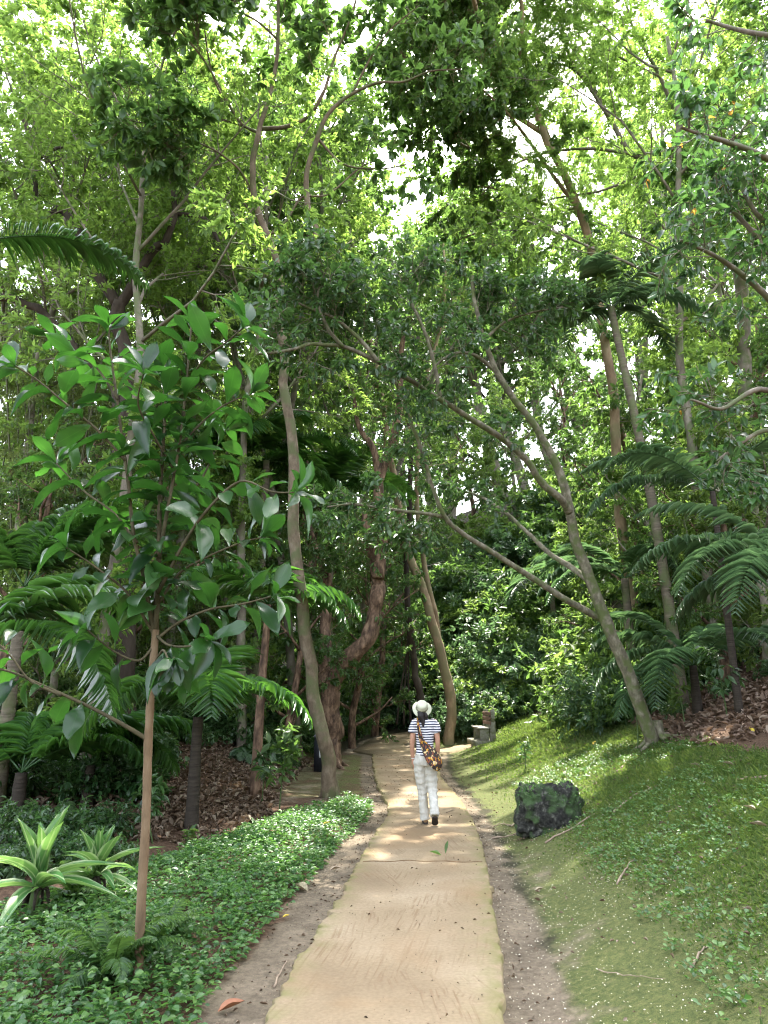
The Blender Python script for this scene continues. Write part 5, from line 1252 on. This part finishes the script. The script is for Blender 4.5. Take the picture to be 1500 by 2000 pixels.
# trousers with folds
tr = MB()
tr.add(*loft([(0, 0, .79, .135, .105), (0, 0, .84, .158, .118), (0, 0, .90, .150, .112), (0, 0, .955, .136, .104)], 24))
tg = np.random.default_rng(2)
for s in (-1, 1):
    P = catmull(LEG[s][:-1] + [tuple(np.array(LEG[s][-1]) + ([0, 0, -.035] if s < 0 else [0, -.002, -.02]))], 8)
    r = np.interp(np.linspace(0, 1, len(P)), [0, .2, .5, .8, 1], [.088, .086, .070, .065, .067]) + .0035 * np.sin(np.arange(len(P)) * 1.9 + s)
    tr.add(*tube(P, r, 18, .05, True, tg))
def crumple(me, amp, f, st):
    for v in me.vertices:
        p = v.co; q = Vector((p.x * f + p.z * f * .5, p.y * f, p.z * f * st)); v.co = p + v.normal * (amp * mnoise.noise(q) + amp * .5 * mnoise.noise(q * 2.3))
me = remesh(tr, .010, 2); crumple(me, .0065, 17, 1.1); me.name = 'trousers'; me.materials.append(M['linen']); link('trousers', me, person)
# shoes
def shoe(heel, toe, w, up):
    heel = np.array(heel); toe = np.array(toe); d = unit(toe - heel); L = np.linalg.norm(toe - heel); sd = np.array([1., 0, 0]); u = np.cross(sd, d); u = u if u[2] > 0 else -u
    def blk(prof, n=14):
        rings = []
        for t, hw, z0, z1 in prof:
            th = np.linspace(0, 2 * PI, n, endpoint=False); c = heel + d * t * L
            rings.append(np.array([c + sd * hw * math.cos(a) * min(1, 1.3 * abs(math.cos(a)) ** -.25 if abs(math.cos(a)) > .01 else 1) + u * ((z0 + z1) / 2 + (z1 - z0) / 2 * math.sin(a)) for a in th]))
        V = np.concatenate(rings); m = len(rings); i = np.arange(m - 1)[:, None] * n; j = np.arange(n)[None, :]; j2 = (j + 1) % n
        F_ = np.stack([i + j, i + j2, i + n + j2, i + n + j], -1).reshape(-1, 4); V = np.vstack([V, rings[0].mean(0), rings[-1].mean(0)]); jj = np.arange(n); jn = (jj + 1) % n
        return V, [F_, np.concatenate([np.stack([jn, jj, np.full(n, m * n)], -1), np.stack([(m - 1) * n + jj, (m - 1) * n + jn, np.full(n, m * n + 1)], -1)])]
    a = MB(); a.add(*blk([(-.02, w * .62, .02, .10), (.05, w * .82, .018, .105), (.3, w * .84, .018, .095), (.55, w * .95, .018, .07), (.8, w, .018, .055), (.95, w * .8, .018, .045), (1.02, w * .4, .018, .03)]))
    b = MB(); b.add(*blk([(-.03, w * .65, 0, .024), (.06, w * .9, 0, .024), (.35, w * .85, 0, .022), (.6, w * 1.02, 0, .022), (.85, w * 1.03, 0, .022), (1.0, w * .75, .002, .022), (1.05, w * .35, .006, .02)]))
    o = link('shoe', a.mesh('shoe', M['shoe'], True), person); link('sole', b.mesh('sole', M['sole'], True), o)
shoe((-.006, .03, .002), (.000, .265, .002), .044, 0)
shoe((.113, -.235, .125), (.122, -.075, .004), .046, 1)
mb = MB(); mb.add(*tube(catmull([(.112, -.195, .19), (.113, -.215, .15)], 2), [.043, .044, .042], 12)); link('sock', mb.mesh('sock', M['hat_dark'], True), person)
# hair: cap at the nape and a tail down the back
hm = MB(); hm.add(*ball((HX, -.012, 1.585), (.079, .088, .108))); T(hm, [(HX - .02, -.04, 1.53), (HX - .015, -.062, 1.465), (HX + .005, -.082, 1.40), (HX + .012, -.105, 1.325)], [.06, .058, .036, .012])
T(hm, [(HX + .03, -.03, 1.52), (HX + .055, -.045, 1.46), (HX + .06, -.06, 1.425)], [.045, .036, .015])
me = remesh(hm, .007, 2); me.name = 'hair'; me.materials.append(M['hair']); link('hair', me, person)
# hat tipped back so its crown faces us
def hat_part(prof, name, mat, n=40, wob=0.0):
    nrm = unit(np.array([.0, -.86, .62])); e1 = np.array([1., 0, 0]); e2 = np.cross(nrm, e1); c = np.array([HX - .003, -.012, 1.578]); V = []
    for r, z in prof:
        for k in range(n):
            a = 2 * PI * k / n; rr = r * (1 + wob * math.sin(a * 3 + 1) * (r > .1)); V.append(c + e1 * rr * math.cos(a) + e2 * rr * math.sin(a) + nrm * (z + wob * .25 * math.sin(2 * a + .6) * (r > .1)))
    m = len(prof); i = np.arange(m - 1)[:, None] * n; j = np.arange(n)[None, :]; j2 = (j + 1) % n
    F_ = np.stack([i + j, i + j2, i + n + j2, i + n + j], -1).reshape(-1, 4); b = MB(); b.add(np.array(V), F_); return b.mesh(name, mat, True)
hat = link('hat', hat_part([(.001, .118), (.045, .120), (.068, .112), (.077, .098), (.084, .06), (.088, .022), (.094, .012), (.118, .004), (.139, -.012), (.141, -.014), (.138, -.017), (.116, -.002), (.09, .004), (.082, .02), (.07, .10), (.001, .108)], 'hat', M['hat'], wob=.03), person)
link('band', hat_part([(.0845, .052), (.0872, .050), (.0898, .022), (.0872, .020)], 'band', M['hat_dark']), hat)
mb = MB()
for a in (35, 140, 205): 
    nrm = unit(np.array([.0, -.86, .62])); e1 = np.array([1., 0, 0]); e2 = np.cross(nrm, e1); c = np.array([HX - .003, -.012, 1.578]) + nrm * .082; q = math.radians(a)
    mb.add(*ball(c + (e1 * math.cos(q) + e2 * math.sin(q)) * .082, (.006, .006, .006), 6))
link('eyelets', mb.mesh('eyelets', M['sole'], True), hat)
mb = MB(); mb.add(*tube([(-.172 + .026 * math.cos(a), .03 + .026 * math.sin(a), .885) for a in np.linspace(0, 2 * PI, 15)], .004, 6)); link('bracelet', mb.mesh('bracelet', M['white'], True), person)

# shoulder bag
bagm = MB()
def ribbon(P, hw, th, n=16):
    Q = catmull(P, 5); m = len(Q); tt = np.linspace(0, 1, m); s = np.linspace(0, 1, len(hw)); hw = np.interp(tt, s, hw); th = np.interp(tt, s, th)
    Tn = unit(np.gradient(Q, axis=0)); V = []
    for k in range(m):
        o = Q[k] - [0, 0, Q[k][2]]; out = unit(np.array([Q[k][0], Q[k][1], 0]) + 1e-6); out = unit(out - Tn[k] * out.dot(Tn[k])); sd = np.cross(Tn[k], out)
        for a in np.linspace(0, 2 * PI, n, endpoint=False): V.append(Q[k] + sd * hw[k] * math.cos(a) + out * th[k] * math.sin(a))
    i = np.arange(m - 1)[:, None] * n; j = np.arange(n)[None, :]; j2 = (j + 1) % n; F_ = np.stack([i + j, i + j2, i + n + j2, i + n + j], -1).reshape(-1, 4)
    V = np.vstack([V, Q[0], Q[-1]]); jj = np.arange(n); jn = (jj + 1) % n
    return V, [F_, np.concatenate([np.stack([jn, jj, np.full(n, m * n)], -1), np.stack([(m - 1) * n + jj, (m - 1) * n + jn, np.full(n, m * n + 1)], -1)])]
bagm.add(*ribbon([(-.105, -.05, 1.425), (-.10, -.105, 1.36), (-.082, -.118, 1.26), (-.05, -.118, 1.13), (.02, -.135, 1.02), (.09, -.155, .92), (.145, -.165, .84), (.175, -.16, .77), (.178, -.15, .735)],
                 [.024, .027, .031, .040, .075, .115, .118, .085, .03], [.007, .008, .010, .014, .028, .042, .046, .034, .012]))
bagm.add(*ribbon([(-.105, -.05, 1.425), (-.11, .0, 1.44), (-.10, .055, 1.42), (-.06, .112, 1.30), (.02, .112, 1.13), (.10, .09, 1.0), (.16, .0, .95), (.17, -.09, .93)], [.024, .024, .026, .03, .035, .04, .05, .05], [.007] * 6 + [.01, .012]))
me = remesh(bagm, .006, 2); me.name = 'shoulder_bag'; me.materials.append(M['bag'])
tag(link('shoulder_bag', me, None, (pp[0], pp[1], 0)), "slouchy patterned shoulder bag in yellow, brown and black slung across the walker's back", 'bag')

# ------------------------------------------------------------------ bench
bb = G(948, 1454); bench = thing('park_bench', 'weathered bench with concrete ends and plank seat on a slab at the lawn edge', 'bench', bb, None, math.radians(2))
def bpart(name, boxes, mat, parent=bench, bev=.006):
    mb = MB()
    for c, s in boxes: mb.add(*box(c, s))
    me = mb.mesh(name, mat); bm = bmesh.new(); bm.from_mesh(me); bmesh.ops.bevel(bm, geom=bm.edges[:], offset=bev, segments=1, affect='EDGES'); bm.to_mesh(me); bm.free()
    return link(name, me, parent)
bpart('slab', [((.03, .75, .03), (.74, 1.75, .16))], M['concrete'])
for y in (.12, 1.30):
    bpart('end_support', [((.00, y, .29), (.30, .13, .36)), ((.27, y, .40), (.18, .131, .58)), ((.285, y, .88), (.13, .12, .375))], M['concrete'])
for k, x in enumerate((-.15, -.03, .09)): bpart('seat_plank', [((x, .70, .497), (.105, 1.42, .045))], M['wood_pale'])
for k, z in enumerate((.66, .80, .94)): bpart('back_plank', [((.195, .70, z), (.035, 1.42, .115))], M['wood'])

# ------------------------------------------------------------------ waste bin with a small notice
wb = G(624, 1507); bin_ = thing('waste_bin', 'square black bin with a small white notice, half behind the slender tree', 'bin', wb)
s_ = .135
mb = MB(); mb.add(*box((0, 0, .40), (s_ * 2, s_ * 2, .84))); me = mb.mesh('body', M['black']); bm = bmesh.new(); bm.from_mesh(me); bmesh.ops.bevel(bm, geom=bm.edges[:], offset=.012, segments=2, affect='EDGES'); bm.to_mesh(me); bm.free(); link('body', me, bin_)
mb = MB(); mb.add(*box((0, 0, .838), (s_ * 2 + .03, s_ * 2 + .03, .05))); me = mb.mesh('lid', M['grey_cap']); bm = bmesh.new(); bm.from_mesh(me); bmesh.ops.bevel(bm, geom=bm.edges[:], offset=.012, segments=2, affect='EDGES'); bm.to_mesh(me); bm.free(); link('lid', me, bin_)
mb = MB(); mb.add(*box((.075, -s_ - .003, .45), (.16, .006, .23))); st = link('notice', mb.mesh('notice', M['white']), bin_)
mb = MB(); mb.add(*box((.075, -s_ - .008, .455), (.105, .004, .13))); link('panel', mb.mesh('panel', M['black']), st)
mb = MB(); mb.add(*tube([(.07 + .022 * math.cos(a), -s_ - .012, .435 + .026 * math.sin(a)) for a in np.linspace(0, 2 * PI, 17)], .006, 6)); mb.add(*tube([(.05, -s_ - .012, .445), (.055, -s_ - .012, .475), (.075, -s_ - .012, .498)], .006, 6)); link('mark', mb.mesh('mark', M['white']), st)

# ------------------------------------------------------------------ rock
rk = G(1066, 1628); g = np.random.default_rng(77)
bm = bmesh.new(); bmesh.ops.create_icosphere(bm, subdivisions=6, radius=1)
for v in bm.verts:
    n = v.co.copy(); q = Vector([abs(c) ** .5 * (1 if c > 0 else -1) for c in n]); p = Vector((q.x * .45, q.y * .34, q.z * .37))
    p.x += .10 * max(0, -n.z) * (n.x > 0) * -1; p.z += .06 * max(0, n.x) * max(0, n.z)
    u = p * 1.0; f = mnoise.fractal(u * 4.2, .8, 2.0, 3); t1 = mnoise.turbulence(u * 9, 5, False, noise_basis='PERLIN_ORIGINAL'); cell = mnoise.noise(u * 13 + Vector((5, 2, 1)))
    pit = max(0, mnoise.noise(u * 20) - .1)
    p += n * (.06 * f + .035 * (t1 - .6) - .03 * max(0, cell) - .04 * pit); v.co = p
bm.normal_update()
me = bpy.data.meshes.new('rock'); bm.to_mesh(me); bm.free(); me.materials.append(M['rock']); me.polygons.foreach_set('use_smooth', np.ones(len(me.polygons), bool))
rock = tag(link('rock', me, None, (rk[0] + .10, rk[1] + .22, rk[2] + .22)), 'dark pitted boulder with mossy crown on the lawn beside the walk', 'rock')
rock.scale = (.93, .93, .93); rock.rotation_euler = (0, math.radians(4), math.radians(-14))
# moss leaves on the rock
V0 = np.array([v.co[:] for v in me.vertices]); N0 = np.array([v.normal[:] for v in me.vertices]); sel = np.nonzero((N0[:, 2] > .1) & (V0[:, 2] > .02) & (g.random(len(V0)) < .10))[0]
mb = MB(); V, Fc, uv = leaves(V0[sel], unit(N0[sel] + g.normal(size=(len(sel), 3)) * .7), unit(g.normal(size=(len(sel), 3)) + [0, 0, 1]), .018 + .03 * g.random(len(sel)), .014, LF_DIA); mb.add(V, Fc); tag(link('moss', mb.mesh('moss', M['cover']), rock), kind='stuff')

# ------------------------------------------------------------------ fallen twigs, leaves and roots on the lawn
def fallen_twig(pxs, r, label, mat='twig', lift=.012, name='twig', group=None):
    P = np.array([G(*p) for p in pxs]); Q = catmull(P, 5); Q[:, 2] = hgt(Q[:, 0], Q[:, 1]) + lift; Q[:, 2] += .006 * rng.normal(size=len(Q))
    b = Q[0].copy(); mb = MB(); mb.add(*tube(Q - b, taper(r, r * .4, len(Q)), 6, .25)); tag(link(name, mb.mesh(name, M[mat], True), None, b), label, name if name != 'twig' else 'twig', group)
fallen_twig([(960, 1640), (1000, 1634), (1030, 1626)], .014, 'dry twig on the dirt pointing at the foot of the rock')
fallen_twig([(1000, 1615), (975, 1612), (950, 1620)], .010, 'thin bent twig left of the rock')
fallen_twig([(1065, 1650), (1110, 1625), (1165, 1590)], .013, 'long stick lying against the right foot of the rock')
fallen_twig([(1200, 1590), (1235, 1560), (1290, 1535)], .018, 'pale curved stick uphill of the rock')
fallen_twig([(1205, 1510), (1225, 1490), (1250, 1470)], .016, 'bleached stick below the foot of the leaning tree')
fallen_twig([(1205, 1730), (1225, 1700), (1240, 1680)], .010, 'pale forked stick low on the lawn, nearest the dirt strip')
fallen_twig([(1350, 1900), (1370, 1870), (1385, 1850)], .009, 'short dry stick among the lawn weeds')
fallen_twig([(1300, 1590), (1330, 1580), (1320, 1584)], .010, 'small stub of a stick on the open lawn')
fallen_twig([(1500, 1520), (1470, 1523), (1440, 1526)], .022, 'thick pale branch end at the right border')
fallen_twig([(1170, 1905), (1230, 1912), (1300, 1922)], .004, 'hair-thin straight twig across the mossy dirt')
fallen_twig([(1260, 1537), (1280, 1550), (1292, 1560)], .008, 'little crooked twig above the pale curved stick')
fallen_twig([(535, 1935), (548, 1905), (560, 1885)], .008, 'dark twig on the dirt by the left edge of the walk')
fallen_twig([(872, 1596), (888, 1589)], .008, 'straight twig lying on the walk right of the walker', lift=.065)
for pxs, r in (([(1300, 1440), (1340, 1448), (1400, 1446), (1440, 1440)], .035), ([(1300, 1452), (1350, 1462), (1400, 1455)], .028), ([(1262, 1452), (1240, 1470), (1225, 1490)], .025)):
    fallen_twig(pxs, r, {.035: 'long root snaking right from the leaning tree', .028: 'lower root running right below the long root', .025: 'short root running downhill from the leaning tree'}[r], 'root', .01, 'tree_root')
def fallen_leaf(px, py, L, label, col, rot=0, lift=.02, asp=.45, on_path=False, tilt=.1):
    p = G(px, py); z = 0.004 if on_path else p[2] + lift
    if on_path: q = P0(px, py); p = np.array([q[0], q[1], 0])
    V, Fc, uv = leaves(np.zeros((1, 3)), np.array([[math.cos(rot), math.sin(rot), tilt]]), np.array([[.1, .05, 1.]]), L, L * asp, T_leaf([.03, .3, .46, .5, .4, .2, .0], .22, .10, .02))
    tag(link('fallen_leaf', mesh_np('fallen_leaf', V, [Fc], M[col]), None, (p[0], p[1], z)), label, 'leaf')
M['brownleaf'] = leaf_mat('brown_leaf', [(.24, .11, .05), (.26, .12, .05)], (.2, .1, .04), .1, .5)
M['paleleaf'] = leaf_mat('pale_leaf', [(.27, .22, .15), (.30, .25, .17)], (.3, .2, .1), .1, .6)
M['yellowleaf'] = leaf_mat('yellow_leaf', [(.55, .42, .05), (.58, .46, .06)], (.5, .4, .05), .25, .5)
fallen_leaf(425, 1985, .16, 'big curled brown leaf on the dirt in the lower left', 'brownleaf', .45)
fallen_leaf(600, 1745, .20, 'pale papery leaf at the edge of the ground cover', 'paleleaf', 2.6, asp=.7)
fallen_leaf(645, 1705, .12, 'small pale leaf on the dirt above the papery one', 'paleleaf', .2)
fallen_leaf(1265, 1530, .13, 'curled tan leaf lying on the open lawn below the leaning tree', 'paleleaf', .6)
fallen_leaf(1480, 1590, .13, 'tan leaf on the lawn close to the right border', 'paleleaf', 2.2)
fallen_leaf(1472, 1438, .13, 'yellow leaf caught on the litter bank', 'yellowleaf', 1.6, tilt=.9)
fallen_leaf(1158, 1458, .13, 'yellow leaf at the upper lawn edge', 'yellowleaf', .6, tilt=.6)
fallen_leaf(1385, 1585, .13, 'small beige leaf in the middle of the lawn', 'paleleaf', .1)
fallen_leaf(1370, 1500, .13, 'whitish leaf under the roots of the leaning tree', 'paleleaf', 3.0)
fallen_leaf(1435, 1500, .13, 'whitish leaf farther right under the roots', 'paleleaf', 2.4)
fallen_leaf(1045, 1745, .09, 'flat brown chip of leaf on the dirt right of the walk', 'paleleaf', .2)
fallen_leaf(998, 1619, .14, 'pale leaf lying left of the rock', 'paleleaf', .2)
fallen_leaf(1500, 1622, .13, 'grey curled leaf cut by the right border', 'paleleaf', 2.8)
fallen_leaf(870, 1668, .16, 'green leaf standing up on the walk near its joint', 'mid', 1.2, on_path=True, tilt=.9, asp=.25)
fallen_leaf(862, 1671, .14, 'green leaf lying flat on the walk near its joint', 'mid', 2.9, on_path=True, tilt=.15)
fallen_leaf(552, 1798, .06, 'tiny yellow leaf on the dirt edge left of the walk', 'yellowleaf', .4)
fallen_leaf(630, 1647, .10, 'yellow leaf lying on the ground cover', 'yellowleaf', .4, lift=.22)
# ------------------------------------------------------------------ light, sky, camera
SUN_EL, SUN_AZ = math.radians(60), math.radians(14)
w = bpy.data.worlds.new('World'); scene.world = w; w.use_nodes = True
nt = w.node_tree; nt.nodes.clear()
sky = nt.nodes.new('ShaderNodeTexSky'); sky.sky_type = 'NISHITA'; sky.sun_disc = False; sky.sun_elevation = SUN_EL; sky.sun_rotation = SUN_AZ
sky.air_density = 1.0; sky.dust_density = 3.0; sky.ozone_density = 1.0
bg = nt.nodes.new('ShaderNodeBackground'); bg.inputs[1].default_value = .15
ow = nt.nodes.new('ShaderNodeOutputWorld'); hs = nt.nodes.new('ShaderNodeHueSaturation'); hs.inputs['Saturation'].default_value = .4; nt.links.new(sky.outputs[0], hs.inputs['Color']); nt.links.new(hs.outputs[0], bg.inputs[0]); nt.links.new(bg.outputs[0], ow.inputs[0])
sl = bpy.data.lights.new('sun', 'SUN'); sl.energy = 2.0; sl.angle = math.radians(.53); sl.color = (1, .94, .84)
so = bpy.data.objects.new('sun', sl); C.objects.link(so)
sv = Vector((math.sin(SUN_AZ) * math.cos(SUN_EL), math.cos(SUN_AZ) * math.cos(SUN_EL), math.sin(SUN_EL)))
so.rotation_euler = sv.to_track_quat('Z', 'Y').to_euler(); so.location = sv * 60

cd = bpy.data.cameras.new('camera'); co = bpy.data.objects.new('camera', cd); C.objects.link(co)
cd.sensor_fit = 'VERTICAL'; cd.sensor_height = 36; cd.lens = F / 2000 * 36; cd.clip_end = 2000; cd.clip_start = .05
co.location = (0, 0, EYE); co.rotation_euler = (PI / 2 + PITCH, 0, 0)
scene.camera = co
scene.view_settings.view_transform = 'Standard'; scene.view_settings.look = 'None'; scene.view_settings.gamma = 1; scene.view_settings.use_curve_mapping = False
scene.view_settings.exposure = 3.25
scene.render.film_transparent = False
cy = scene.cycles
cy.max_bounces = 10; cy.diffuse_bounces = 8; cy.glossy_bounces = 2; cy.transmission_bounces = 6; cy.transparent_max_bounces = 4; cy.volume_bounces = 0
cy.caustics_reflective = False; cy.caustics_refractive = False
cy.sample_clamp_indirect = 6
cy.use_denoising = True; scene.render.filter_size = 1.1; cy.filter_width = 1.15; cy.pixel_filter_type = 'BLACKMAN_HARRIS'
try: cy.denoiser = 'OPENIMAGEDENOISE'; cy.denoising_input_passes = 'RGB_ALBEDO_NORMAL'; cy.denoising_prefilter = 'ACCURATE'
except Exception: pass
